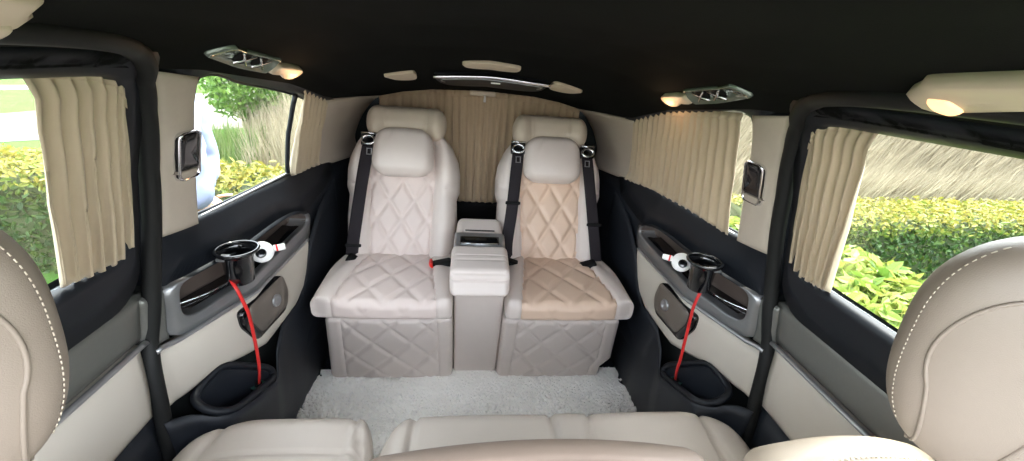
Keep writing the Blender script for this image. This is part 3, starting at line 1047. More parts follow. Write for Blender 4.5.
# ------------------------------------------------------------------ pillar plates
for s_ in (-1, 1):
    t = thing('coat_hook_plate', 'black glossy plate in a chrome frame on the %s beige pillar' % ('left' if s_ < 0 else 'right'), 'pillar plate', wp(s_, .855, 1.0), 'chrome framed pillar plates')
    L = rrect(.822, .882, .995, 1.098, .014)
    # lean with the pillar
    lean = lambda p: (p[0] + (1.05 - p[1]) * .14, p[1])
    L = [lean(p) for p in L]
    c = np.mean(np.array(L), 0)
    sc = lambda f, g: [tuple(c + (np.array(p) - c) * np.array((f, g))) for p in L]
    rr = [[wp(s_, *p, .0) for p in L], [wp(s_, *p, -.016) for p in L], [wp(s_, *p, -.020) for p in sc(.96, .97)], [wp(s_, *p, -.020) for p in sc(.91, .94)], [wp(s_, *p, -.010) for p in sc(.90, .93)]]
    MB().add(*loft(rr, True)).build('chrome_frame', 'chrome', t)
    up = [(y, z) for y, z in sc(.905, .935)]
    up = [(y, max(z, 1.017)) for y, z in up]
    rr = [[wp(s_, *p, -.006) for p in up]]
    cu = np.mean(np.array(up), 0)
    for f, o_ in ((1, -.015), (.9, -.0185), (.5, -.019), (.02, -.019)): rr.append([wp(s_, *(cu + (np.array(p) - cu) * f), o_) for p in up])
    MB().add(*loft(rr, True, True)).build('face_plate', 'gloss', t)
    lo = [(y, min(z, 1.015)) for y, z in sc(.905, .935)]
    rr = [[wp(s_, *p, -.006) for p in lo]]
    cu = np.mean(np.array(lo), 0)
    for f, o_ in ((1, -.015), (.9, -.017), (.02, -.017)): rr.append([wp(s_, *(cu + (np.array(p) - cu) * f), o_) for p in lo])
    lab(MB().add(*loft(rr, True, True)).build('lower_tab', 'pillar', t), 'beige tab below the black face')

# ------------------------------------------------------------------ things fixed to the headliner
def cp(s, y, z, off=0.0):
    """point on the headliner curve with inward offset along the local normal"""
    e = .004
    x = W(y, z)
    dx = (W(y, z + e) - W(y, z - e)) / (2 * e)
    n = Vector((s * 1.0, 0, -dx)).normalized()
    return tuple(Vector((s * x, y, z)) - n * off)

def cplate(s, poly, o0, o1, nm, m_, par=None, round_=.93, dish=None, rad=.012):
    L = [tuple(p) for p in resample(roundpoly(poly, rad), 96, True)]
    c = np.mean(np.array(L), 0)
    rr = [[cp(s, *p, o0) for p in L], [cp(s, *p, o1 * .6) for p in L], [cp(s, *(c + (np.array(p) - c) * (round_ + 1) / 2), o1 * .92) for p in L], [cp(s, *(c + (np.array(p) - c) * round_), o1) for p in L]]
    if dish is not None:
        rr.append([cp(s, *(c + (np.array(p) - c) * (round_ - .06)), dish) for p in L])
        for f in (.5, .02): rr.append([cp(s, *(c + (np.array(p) - c) * f), dish) for p in L])
    else:
        for f in (.5, .02): rr.append([cp(s, *(c + (np.array(p) - c) * f), o1) for p in L])
    return MB().add(*loft(rr, True, True)).build(nm, m_, par)

for s_ in (-1, 1):
    t = thing('roof_vent', 'clear framed twin air vent with lit reading lamp above the %s rear window' % ('left' if s_ < 0 else 'right'), 'roof vent', cp(s_, .95, 1.23), 'roof vents with reading lamps')
    q = [(.806, 1.243), (.832, 1.261), (1.044, 1.234), (1.052, 1.216), (1.04, 1.203), (.94, 1.217)]
    cplate(s_, q, -.006, .008, 'vent_bezel', 'clear', t, .93, .002)
    for yc, zc_ in ((.922, 1.237), (.985, 1.228)):
        b = MB()
        for a0 in (0.62, -0.62):
            p0 = cp(s_, yc - .022, zc_ + .0095 * (1 if a0 > 0 else -1) + .003, .007)
            p1 = cp(s_, yc + .022, zc_ - .0095 * (1 if a0 > 0 else -1) - .003, .007)
            b.add(*tube([p0, cp(s_, yc, zc_, .009), p1], .0026, 8))
        b.build('vent_vane', 'chrome', t)
        qq = [(yc + .027 * math.cos(a), zc_ + .012 * math.sin(a) - .15 * .027 * math.cos(a)) for a in np.linspace(0, 2 * math.pi, 12, endpoint=False)]
        cplate(s_, qq, 0, .0045, 'vent_opening', 'black', t, .9)
    q = [(1.035, 1.207), (1.048, 1.224), (1.10, 1.222), (1.155, 1.214), (1.175, 1.206), (1.172, 1.196), (1.150, 1.187), (1.11, 1.192), (1.085, 1.203), (1.06, 1.204)]
    lm = cplate(s_, q, -.006, .013, 'lamp_housing', 'lampbeige', t, .85)
    q = [(1.105, 1.2095), (1.145, 1.207), (1.158, 1.201), (1.145, 1.193), (1.118, 1.196)]
    cplate(s_, q, .006, .015, 'lamp_lens', 'bulb', lm, .7, None, .006)
    ld = bpy.data.lights.new('lamp_glow', 'POINT')
    ld.energy = .05
    ld.color = (1, .6, .32)
    ld.shadow_soft_size = .012
    lo_ = bpy.data.objects.new('lamp_glow', ld)
    lo_.location = cp(s_, 1.135, 1.200, .045)
    link(lo_, lm)

for s_ in (-1, 1):
    t = thing('grab_handle', 'beige ceiling grab handle above the %s sliding door' % ('left' if s_ < 0 else 'right'), 'grab handle', cp(s_, .3, 1.285), 'ceiling grab handles')
    q = [(.440, 1.281), (.394, 1.294), (.29, 1.300), (.10, 1.304), (.02, 1.300), (.03, 1.291), (.12, 1.295), (.31, 1.288), (.385, 1.282), (.408, 1.270), (.448, 1.267)]
    if s_ < 0:
        q = [(y - .018, z + .006) for y, z in q]
    hb = cplate(s_, q, -.004, .014, 'handle_bar', 'lampbeige', t, .9)
    q = [(.382, 1.2845), (.408, 1.2845), (.415, 1.274), (.400, 1.2695), (.380, 1.275)]
    ln = cplate(s_, q, .004, .018, 'lamp_lens', 'bulb' if s_ > 0 else 'lampbeige', hb, .75)
    q = [(.375, 1.281), (.31, 1.286), (.12, 1.293), (.06, 1.289), (.08, 1.279), (.30, 1.275), (.37, 1.274)]
    lab(cplate(s_, q, -.002, .005, 'mesh_panel', 'black', t, .95), 'dark perforated strip behind the handle')

def on_roof(x, y, off=0.0):
    z = zc(x, y)
    e = .004
    n = Vector((-(zc(x + e, y) - zc(x - e, y)) / (2 * e), -(zc(x, y + e) - zc(x, y - e)) / (2 * e), 1)).normalized()
    return tuple(Vector((x, y, z)) - n * off)

def roof_plate(poly, o0, o1, nm, m_, par=None, round_=.94, dish=None):
    L = [tuple(p) for p in resample(smooth_path(poly, 4, True), 64, True)]
    c = np.mean(np.array(L), 0)
    rr = [[on_roof(*p, o0) for p in L], [on_roof(*p, o1 * .7) for p in L], [on_roof(*(c + (np.array(p) - c) * (1 + round_) / 2), o1 * .95) for p in L], [on_roof(*(c + (np.array(p) - c) * round_), o1) for p in L]]
    if dish is not None:
        rr.append([on_roof(*(c + (np.array(p) - c) * (round_ - .05)), dish) for p in L])
    for f in (.6, .3, .02): rr.append([on_roof(*(c + (np.array(p) - c) * f), o1 if dish is None else dish) for p in L])
    return MB().add(*loft(rr, True, True)).build(nm, m_, par)

t = thing('ceiling_console', 'black ceiling console with a chrome front bar above the tailgate curtain', 'console', on_roof(.02, 1.53), None)
roof_plate([(-.178, 1.475), (-.09, 1.47), (0, 1.468), (.10, 1.47), (.215, 1.475), (.222, 1.50), (.205, 1.62), (.12, 1.66), (-.08, 1.66), (-.16, 1.62)], -.004, .016, 'console_body', 'sill', t, .95)
MB().add(*tube(smooth_path([on_roof(x, y, .016) for x, y in ((-.182, 1.468), (-.09, 1.462), (.02, 1.460), (.13, 1.462), (.222, 1.468))], 6), .007, 10)).build('chrome_bar', 'chrome', t)
MB().add(*tube(smooth_path([on_roof(x, y, .017) for x, y in ((-.15, 1.56), (-.16, 1.53), (-.14, 1.505), (0, 1.50), (.18, 1.505), (.20, 1.53), (.19, 1.56))], 6), .0025, 8)).build('screen_edge', 'silver', t)
V, Fc = rbox_arrays((.035, .008, .006), .002, .01)
MB().add([tuple(np.array(on_roof(.035, 1.545, .018)) + v) for v in V], Fc).build('release_button', 'white', t)

for nm, lb, q in (('ceiling_lamp', 'beige ceiling lamp cover left of the black ceiling console', [(-.335, 1.44), (-.26, 1.445), (-.243, 1.465), (-.247, 1.535), (-.27, 1.545), (-.31, 1.51), (-.335, 1.46)]),
                  ('ceiling_lamp', 'beige ceiling lamp cover right of the black ceiling console', [(.335, 1.465), (.26, 1.455), (.232, 1.475), (.236, 1.555), (.27, 1.56), (.31, 1.53), (.33, 1.49)]),
                  ('ceiling_lamp', 'long beige ceiling lamp cover in front of the black ceiling console', [(-.075, 1.33), (0, 1.322), (.085, 1.33), (.10, 1.35), (.085, 1.385), (.0, 1.392), (-.06, 1.382), (-.08, 1.36)])):
    o = roof_plate(q, -.004, .010, nm, 'lampbeige', None, .93)
    tag(o, lb, 'lamp cover', 'beige ceiling lamp covers')

t = thing('curtain_latch', 'small beige bracket with a white pin below the ceiling console', 'bracket', (.01, 1.94, 1.105))
V, Fc = rbox_arrays((.12, .03, .022), .006, .02)
recalc(obj('bracket', V + np.array((.0, 1.955, 1.108)), Fc, 'lampbeige', t))
MB().add(*lathe([(.0001, 0), (.005, .001), (.006, .008), (.004, .03), (.0001, .031)], 12, .01, 1.93, 1.072)).build('pin', 'white', t)

# ------------------------------------------------------------------ cups, pucks, cables on the armrests
def cup(s):
    base = (s * .628, .952, .694)
    t = thing('cup_holder', 'black flared cup holder standing in the %s armrest recess' % ('left' if s < 0 else 'right'), 'cup holder', base, 'cup holders on the armrests')
    prof = [(r_, z_ * .84) for r_, z_ in [(.0001, 0), (.028, 0), (.031, .004), (.033, .06), (.035, .098), (.039, .106), (.046, .110), (.0485, .116), (.047, .121), (.042, .120), (.036, .110), (.032, .098), (.030, .06), (.028, .010), (.0001, .009)]]
    V, Fc = lathe(prof, 36)
    # lean a little into the cabin
    c, s2 = math.cos(.14), math.sin(.14)
    V = [(base[0] - s * z * s2 + x, base[1] + y - z * .15, base[2] + z) for x, y, z in V]
    MB().add(V, Fc).build('cup_body', 'gloss', t)
    P = [(base[0] - s * .120 * s2 + .0455 * math.cos(a), base[1] - .018 + .0455 * math.sin(a), base[2] + .101) for a in np.linspace(0, 2 * math.pi, 40, endpoint=False)]
    MB().add(*tube(P, .0042, 8, closed=True)).build('cup_rim', 'gloss' if s < 0 else 'gloss', t)
    V, Fc = rbox_arrays((.022, .030, .008), .003, .01)
    MB().add([tuple(v + np.array((base[0] + s * .012, base[1] - .030, base[2] + .082))) for v in V], Fc).build('spring_clip', 'silver', t)

def puck(s):
    c = Vector((s * .608, 1.035, .736))
    t = thing('charging_puck', 'white round charging reel with a black centre leaning on the %s cup holder' % ('left' if s < 0 else 'right'), 'charging reel', c, 'charging reels')
    n = Vector((-s * .45, -.72, .52)).normalized()
    a = Vector((0, 0, 1)); u = (a - n * a.dot(n)).normalized(); v = n.cross(u)
    def disc(prof, off=0.0, cu=0, cv=0, nn=32, f=None):
        V, Fc = lathe(prof, nn)
        return [tuple(c + u * (x + cu) + v * (y + cv) + n * (z + off)) for x, y, z in V], Fc
    MB().add(*disc([(.0001, -.007), (.026, -.007), (.029, -.003), (.029, .004), (.026, .008), (.0001, .008)])).build('reel_body', 'white', t)
    MB().add(*disc([(.0001, .007), (.013, .007), (.013, .012), (.010, .014), (.0001, .013)], 0, -.004, -s * .004)).build('reel_hub', 'gloss', t)
    V, Fc = rbox_arrays((.018, .030, .009), .003, .01)
    b = MB().add([tuple(c + v * (y + s * .043) + u * (x + .004) + n * z) for x, y, z in V], Fc)
    pl = b.build('plug', 'white', t)
    V, Fc = rbox_arrays((.0185, .008, .0095), .003, .01)
    MB().add([tuple(c + v * (y + s * .036) + u * (x + .004) + n * z) for x, y, z in V], Fc).build('plug_band', 'redbtn', pl)

def cable(s):
    if s < 0:
        pts = [(-.648, .938, .714), (-.634, .922, .712), (-.618, .912, .690), (-.611, .914, .650), (-.608, .918, .615), (-.606, .916, .55), (-.606, .912, .47), (-.612, .916, .43), (-.630, .931, .365)]
    else:
        pts = [(.648, .934, .714), (.634, .930, .712), (.619, .926, .690), (.612, .924, .650), (.609, .918, .612), (.606, .908, .54), (.606, .903, .47), (.612, .912, .43), (.630, .931, .365)]
    b = MB().add(*tube(smooth_path(pts, 8), .0052, 10, .0026, up=(-s, -.3, .2)))
    o = b.build('charging_cable', 'red')
    tag(o, 'flat red cable hanging from the %s armrest into its storage pocket' % ('left' if s < 0 else 'right'), 'cable', 'red charging cables')
    MB().add(*tube([(s * .633, .932, .366), (s * .634, .931, .345)], .009, 12)).build('cable_plug', 'black', o)

for s_ in (-1, 1):
    cup(s_)
    puck(s_)
    cable(s_)

# ------------------------------------------------------------------ second-row bench
def bench():
    def section(t, x0, x1, ys, z, seams, curved, nm, rl, rr_):
        w_, d_, h_ = x1 - x0, .33, .16
        c0 = (x0 + x1) / 2
        def df(P, N):
            Q = P.copy()
            x, y = P[:, 0] + c0, P[:, 1]
            up = np.clip(N[:, 2], 0, 1) ** 1.3
            bk = np.clip(N[:, 1], 0, 1) ** 1.3
            g = 0
            for sx, lean in seams:
                xs = sx + lean * (y - .165)
                g = g + np.exp(-((x - xs) / .0055) ** 2)
            Q[:, 2] -= up * .013 * g
            Q[:, 1] -= bk * .010 * g
            for zz in curved: 
                Q[:, 2] -= up * .006 * np.exp(-((y - zz) / .004) ** 2)
            edges = [x0] + [a for a, _ in seams] + [x1]
            pf = 0
            for a, b in zip(edges, edges[1:]):
                m_ = (x >= a) & (x < b)
                pf = pf + np.where(m_, np.clip(1 - ((x - (a + b) / 2) / ((b - a) / 2)) ** 2, 0, 1), 0)
            Q[:, 2] += up * .010 * pf ** .5
            # rounded plan corners
            el = np.clip((x0 + rl - x) / rl, 0, 1) if rl else 0 * x
            er = np.clip((x - (x1 - rr_)) / rr_, 0, 1) if rr_ else 0 * x
            e = np.maximum(el, er)
            Q[:, 1] -= (1 - np.sqrt(np.clip(1 - e ** 2, 0, 1))) * .12 * np.clip((y + .165) / .33, 0, 1)
            Q[:, 2] -= e ** 2 * .02 * up
            return Q + np.array((c0, ys - .165, z - .08))
        P, Fc = rbox_arrays((w_, d_, h_), .05, .009, df)
        return recalc(obj(nm, P, Fc, 'bench', t))
    t = thing('bench_seat', 'grey cream leather single bench cushion in the left foreground', 'bench seat', (-.48, .5, 0), 'foreground bench cushions')
    section(t, -.69, -.25, .765, .437, [(-.605, .12), (-.315, -.35)], [.045], 'seat_cushion', .16, .06)
    legs(t, -.62, -.33)
    t = thing('bench_seat', 'wide grey cream leather bench cushion in the middle and right foreground', 'bench seat', (.22, .5, 0), 'foreground bench cushions')
    section(t, -.245, .69, .765, .437, [(-.165, .05), (.178, -.02), (.285, .25), (.59, .1)], [], 'seat_cushion', .09, .16)
    legs(t, -.15, .62)

def legs(t, xa, xb):
    V, Fc = rbox_arrays((xb - xa + .1, .26, .05), .012, .1)
    recalc(obj('seat_base', V + np.array(((xa + xb) / 2, .60, .26)), Fc, 'plastic', t))
    for x in (xa + .03, xb - .03):
        for y in (.51, .69):
            MB().add(*tube([(x, y, .24), (x, y, .004)], .018, 10)).build('leg', 'plastic', t)
bench()

# ------------------------------------------------------------------ front seats, seen over their backs
def front_seat(cx, label, m_, hr, wback, ztop, yb, zshift=0.0):
    t = thing('front_seat', label, 'seat', (cx, .3, 0), 'front seats in the foreground')
    H, Th = .52, .13
    def db(P, N):
        Q = P.copy()
        x, z = P[:, 0], P[:, 2]
        Q[:, 2] -= np.clip(N[:, 2] + .5, 0, 1) * .035 * (x / (wback / 2)) ** 2
        Q[:, 0] *= 1 - .05 * np.clip((z - .1) / .16, 0, 1)
        Q[:, 2] -= np.clip(N[:, 2], 0, 1) * .003 * np.exp(-((P[:, 1] - .01) / .003) ** 2)
        return Q + np.array((cx, yb, ztop - H / 2))
    P, Fc = rbox_arrays((wback, Th, H), .045, .012, db)
    recalc(obj('backrest', P, Fc, m_, t))
    # top stitching
    b = MB()
    n = int(wback * .84 / .008)
    for i in range(n):
        x = -wback * .42 + wback * .84 * i / (n - 1)
        z = ztop - .035 * (x / (wback / 2)) ** 2 + .0012
        y = yb + .004
        for a in (0,):
            b.add(*tube([(cx + x * .96 - .0022, y, z), (cx + x * .96 + .0022, y, z)], .0014, 5))
    b.build('stitching', 'stitch', t)
    # seat cushion, below the frame
    V, Fc = rbox_arrays((wback, .46, .16), .05, .06)
    recalc(obj('seat_cushion', V + np.array((cx, yb - .28, ztop - .53)), Fc, m_, t))
    V, Fc = rbox_arrays((wback * .8, .40, .34), .02, .1)
    recalc(obj('seat_base', V + np.array((cx, yb - .27, .165)), Fc, 'plastic', t))
    if hr:
        hx, hy, hz = hr
        sgn = 1 if hx > 0 else -1
        cy_, sy_ = math.cos(.6), math.sin(.6)
        def ow(v): return .1115 * max(1e-6, 1 - abs(v / (.1505 if v > 0 else .1705)) ** 2.7) ** (1 / 2.15) * (1 + .10 * v / .15)
        def tk(v): return .055 * (1 - abs(v / (.16 if v > 0 else .18)) ** 3) ** .5
        def put(x, y, v):
            # the headrest is turned towards the middle of the cabin
            return (hx + sgn * (x * cy_ + y * sy_), hy - x * sy_ + y * cy_, hz + v)
        rings = []
        nn = 48
        ee = 2 / 2.3
        vs_ = [.149 * a if a > 0 else .169 * a for a in np.sin(np.linspace(-math.pi / 2, math.pi / 2, 44))]
        def surf(a, v):
            ca, sa = math.cos(a), math.sin(a)
            return ow(v) * np.sign(ca) * abs(ca) ** ee, tk(v) * np.sign(sa) * abs(sa) ** ee
        for v in vs_:
            rings.append([put(*surf(2 * math.pi * k / nn, v), v) for k in range(nn)])
        h_ = MB().add(*loft(rings, True, True)).build('headrest', 'tan', t)
        def fy(x, v):
            q = min(1, abs(x) / ow(v))
            return -tk(v) * (1 - q ** 2.3) ** (1 / 2.3)
        pts = [(-.030 + .062 * math.cos(a), .002 + .088 * math.sin(a)) for a in np.linspace(-.22 * math.pi, 1.2 * math.pi, 70)]
        pts = [(.0, -.160)] + pts + [(-.050, -.160)]
        MB().add(*tube([put(x, fy(x, v) - .0003, v) for x, v in resample(pts, 110)], .0024, 8)).build('headrest_piping', 'tan', h_)
        for a0 in (math.radians(196), math.radians(344)):
            b = MB()
            for v in np.arange(-.125, .128, .0068):
                p0, p1 = surf(a0, v), surf(a0, v + .0036)
                k = 1.012
                b.add(*tube([put(p0[0] * k, p0[1] * k, v), put(p1[0] * k, p1[1] * k, v + .0036)], .0008, 4))
            tag(b.build('headrest_stitching', 'stitch', h_))
        for sx in (-.05, .05):
            MB().add(*tube([(hx + sx * .4, hy - .01, hz - .14), (hx + sx * .4, hy - .01, ztop - .06)], .006, 10)).build('headrest_post', 'black', t)
    return t

front_seat(-.52, 'taupe leather front seat with stitched headrest at the left edge', 'tan', (-.552, .31, 1.004), .36, .66, .38)
front_seat(.058, 'brown leather middle front seat without headrest, stitched top edge in the foreground', 'taupe', None, .54, .812, .33)
front_seat(.545, 'taupe leather front seat with rounded headrest at the right edge', 'seattop', (.60, .31, 1.0), .34, .783, .345)

# ------------------------------------------------------------------ outside
GZ = -.45
def ground():
    b = MB()
    xs = np.linspace(-45, 45, 60); ys = np.linspace(-25, 60, 60)
    b.add(*loft([[(x, y, GZ) for x in xs] for y in ys], False))
    tag(b.build('ground', 'lawn'), kind='structure')
    def patch(nm, lo, hi, m_, z):
        A, B = resample(smooth_path(lo, 6), 40), resample(smooth_path(hi, 6), 40)
        V, Fc = loft([[(x, y, z) for x, y in A], [(x, y, z) for x, y in B], [(x, y, z - .03) for x, y in B], [(x, y, z - .03) for x, y in A], [(x, y, z) for x, y in A]], False)
        return tag(MB().add(V, Fc).build(nm, m_, None, False), kind='structure')
    patch('road_gravel', [(-16, -2), (-9.5, 4.2), (-6.9, 6.5), (-5.0, 8.1), (-2.2, 11), (1, 14)], [(-19, 0), (-12, 5.5), (-8.9, 8.3), (-8.0, 13.2), (-6.0, 17), (-3, 20)], 'gravel', GZ + .012)
    patch('path_far', [(-24, 2), (-16, 8), (-11.8, 11.2), (-9.6, 15), (-8, 20)], [(-25, 3), (-17, 9), (-12.6, 12.0), (-10.4, 15.6), (-9, 21)], 'gravel', GZ + .010)
    patch('pavement', [(-9, -24), (-5, -2), (-3.2, 2.6)], [(9, -24), (4, -2), (1.0, 2.6)], 'asphalt', GZ + .008)  # spread wide ahead of the van, unseen, to keep bounced light neutral
ground()

def tone_attr(o, tones_per_face):
    a = o.data.attributes.new('tone', 'FLOAT', 'FACE')
    a.data.foreach_set('value', tones_per_face)

def leaves(name, pts, nrm, tones, size, m_, parent, jitter=.7, aspect=.5):
    """many small folded leaves as one mesh"""
    n = len(pts)
    V = np.zeros((n, 6, 3))
    D = nrm + RNG.normal(0, jitter, (n, 3))
    D /= np.linalg.norm(D, axis=1, keepdims=True)
    A = RNG.normal(0, 1, (n, 3))
    A -= D * np.sum(A * D, 1, keepdims=True)
    A /= np.linalg.norm(A, axis=1, keepdims=True)
    B = np.cross(D, A)
    L = (size * RNG.uniform(.6, 1.3, n))[:, None]
    V[:, 0] = pts - A * L * .5
    V[:, 1] = pts - A * L * .1 + B * L * aspect * .5 + D * L * .06
    V[:, 2] = pts + A * L * .3 + B * L * aspect * .4 + D * L * .05
    V[:, 3] = pts + A * L * .55 - D * L * .05
    V[:, 4] = pts + A * L * .3 - B * L * aspect * .4 + D * L * .05
    V[:, 5] = pts - A * L * .1 - B * L * aspect * .5 + D * L * .06
    V = V.reshape(-1, 3)
    k = np.arange(n)[:, None] * 6
    Fc = np.concatenate([k + np.array([[0, 1, 2, 3]]), k + np.array([[0, 3, 4, 5]])], 1).reshape(-1, 4)
    me = bpy.data.meshes.new(name)
    me.from_pydata(V.tolist(), [], Fc.tolist())
    me.materials.append(M[m_])
    me.update()
    o = link(bpy.data.objects.new(name, me), parent)
    tone_attr(o, np.repeat(np.clip(tones, 0, 1), 2).astype(np.float32))
    return o

def hedge(name, label, path, depth, z1, n, size, m_, yellow=.5, group=None):
    """clipped hedge along a path of (x, y), grown as a lumpy core with leaves"""
    t = thing(name, label, 'hedge', (path[0][0], path[0][1], GZ), group)
    P = resample(path, 50)
    T = np.gradient(P, axis=0)
    T /= np.linalg.norm(T, axis=1, keepdims=True)
    Nn = np.stack([-T[:, 1], T[:, 0]], 1)
    def cross(u):
        # closed outline, u 0..1 -> (across, height)
        hd, h = depth / 2, z1 - GZ
        L = [(-hd * .9, 0), (-hd, h * .5), (-hd * .97, h * .93), (-hd * .8, h), (0, h * 1.01), (hd * .8, h), (hd * .97, h * .93), (hd, h * .5), (hd * .9, 0)]
        return L
    rings = []
    L = np.array(resample(cross(0), 30))
    for i in range(50):
        k = .93
        rings.append([(P[i][0] + Nn[i][0] * a * k + RNG.normal(0, .01), P[i][1] + Nn[i][1] * a * k + RNG.normal(0, .01), GZ + b * .96) for a, b in L])
    MB().add(*loft(rings, False, True)).build('hedge_core', 'hedgecore', t)
    u = RNG.uniform(0, 49, n)
    v = RNG.uniform(0, 29, n)
    i0 = u.astype(int); fu = (u - i0)[:, None]
    i1 = np.minimum(i0 + 1, 49)
    p = P[i0] * (1 - fu) + P[i1] * fu
    nn = Nn[i0]
    j0 = v.astype(int); fv = (v - j0)[:, None]
    j1 = np.minimum(j0 + 1, 29)
    ab = L[j0] * (1 - fv) + L[j1] * fv
    tg = L[j1] - L[j0]
    tg /= np.linalg.norm(tg, axis=1, keepdims=True)
    na = np.stack([-tg[:, 1], tg[:, 0]], 1)
    dd = RNG.normal(0, .022, n)
    ab = ab + na * dd[:, None]
    pts = np.stack([p[:, 0] + nn[:, 0] * ab[:, 0], p[:, 1] + nn[:, 1] * ab[:, 0], GZ + ab[:, 1]], 1)
    nr = np.stack([nn[:, 0] * na[:, 0], nn[:, 1] * na[:, 0], na[:, 1]], 1)
    h = z1 - GZ
    near_top = np.clip((ab[:, 1] - h * .78) / (h * .22), 0, 1)      # tone turns yellower towards the clipped top
    tones = RNG.normal(.28, .16, n) + yellow * near_top
    leaves('leaves', pts, nr, tones, size, m_, t)
    return t

hedge('hedge', 'clipped yellow green hedge outside the left windows', [(-1.25, 3.05), (-2.4, 3.12), (-4.6, 3.3), (-8, 3.2)], .6, .31, 26000, .05, 'hedge', .62)
hedge('hedge', 'long clipped green hedge behind, outside the right sliding door window', [(2.2, 2.95), (3.2, 2.98), (5, 3.1), (9, 3.4)], .6, .28, 34000, .042, 'hedge', .6)
hedge('hedge', 'near bright green leafy hedge low outside the right sliding door window', [(1.48, 2.1), (1.55, 1.6), (1.62, .9), (1.7, .0)], 1.1, .45, 17000, .085, 'brightleaf', .35)

def blades(name, label, cat, pts, hts, lean, wid, m_, kind='stuff', jit=.12, base=0.0):
    n = len(pts)
    V = np.zeros((n, 5, 3))
    a = RNG.uniform(0, math.pi, n)
    side_ = np.stack([np.cos(a), np.sin(a), 0 * a], 1) * wid
    ln = np.stack([lean + RNG.normal(0, jit, n), RNG.normal(0, jit, n), 0 * a], 1)
    p = np.column_stack([pts, np.full(n, GZ) + base])
    up = np.column_stack([0 * a, 0 * a, hts])
    V[:, 0] = p - side_; V[:, 1] = p + side_
    mid = p + up * .55 + ln * hts[:, None] * .45
    V[:, 2] = mid + side_ * .8; V[:, 3] = mid - side_ * .8
    V[:, 4] = p + up + ln * hts[:, None]
    k = np.arange(n)[:, None] * 5
    Fq = (k + np.array([[0, 1, 2, 3]])).tolist()
    Ft = (k + np.array([[3, 2, 4]])).tolist()
    me = bpy.data.meshes.new(name)
    me.from_pydata(V.reshape(-1, 3).tolist(), [], Fq + Ft)
    me.materials.append(M[m_])
    me.update()
    o = link(bpy.data.objects.new(name, me))
    tn = np.clip(RNG.normal(.5, .28, n), 0, 1).astype(np.float32)
    tone_attr(o, np.r_[tn, tn])
    return tag(o, label, cat, None, kind)

n_ = 14000
yy = RNG.uniform(4.6, 8.0, n_)
xx = RNG.uniform(-4.4, .2, n_)
ok_ = xx > -.505 * yy + .2 * np.sin(yy * 5)
hh_ = RNG.uniform(.4, .9, n_) + .45 * np.clip((xx + .46 * yy) / .6, 0, 1)
blades('dry_reeds', 'tall pale dry reeds outside the left rear window', 'reeds', np.column_stack([xx, yy])[ok_], hh_[ok_], -.05, .007, 'reed')
n_ = 2600
blades('green_grass', 'tall green grass clump outside the left rear window next to the reeds', 'grass', np.column_stack([RNG.normal(-3.35, .3, n_), RNG.uniform(4.6, 6.0, n_)]), RNG.uniform(.3, .7, n_), .05, .009, 'greenreed')
n_ = 60000
yy = RNG.uniform(4.8, 8.5, n_)
blades('dry_reeds', 'dense tan dry reed bed behind the right hand hedge', 'reeds', np.column_stack([RNG.uniform(1.0, 15, n_), yy]), RNG.uniform(.35, .75, n_), .42, .010, 'reed', base=np.array([max(0, 2.25 * sm(5.0, 7.6, q_) - .1) for q_ in yy]))

def reed_bank():
    xs, ys = np.linspace(.6, 16, 60), np.linspace(5.2, 11, 24)
    rows = [[(x, y, GZ + (2.3 + .12 * math.sin(x * 3 + y) + .08 * math.sin(x * 7)) * sm(5.0, 7.6, y)) for x in xs] for y in ys]
    b = MB().add(*loft(rows, False))
    tag(b.build('reed_bank', 'bank'), 'tan slope of flattened dry reeds behind the right hand reed bed', 'bank', None, 'structure')
reed_bank()

def bush():
    t = thing('bush', 'bright green leafy bush above the reeds outside the left rear window', 'bush', (-3.6, 7.4, GZ))
    b = MB()
    for k in range(7):
        a = k * .9
        b.add(*tube(smooth_path([(-3.6, 7.4, GZ), (-3.6 + .2 * math.cos(a), 7.4 + .2 * math.sin(a), .1), (-3.6 + .45 * math.cos(a), 7.4 + .45 * math.sin(a), .75)], 5), .012, 6))
    b.build('stems', 'hedgecore', t)
    n = 5200
    d = RNG.normal(0, 1, (n, 3)); d /= np.linalg.norm(d, axis=1, keepdims=True)
    r = RNG.uniform(.45, 1.0, n)[:, None] ** .5
    lump = 1 + .25 * np.sin(d[:, :1] * 5) * np.cos(d[:, 1:2] * 4)
    pts = np.array((-3.6, 7.4, .52)) + d * r * lump * np.array((.72, .7, .58))
    leaves('leaves', pts, d, RNG.normal(.5, .25, n), .085, 'bushleaf', t)
bush()

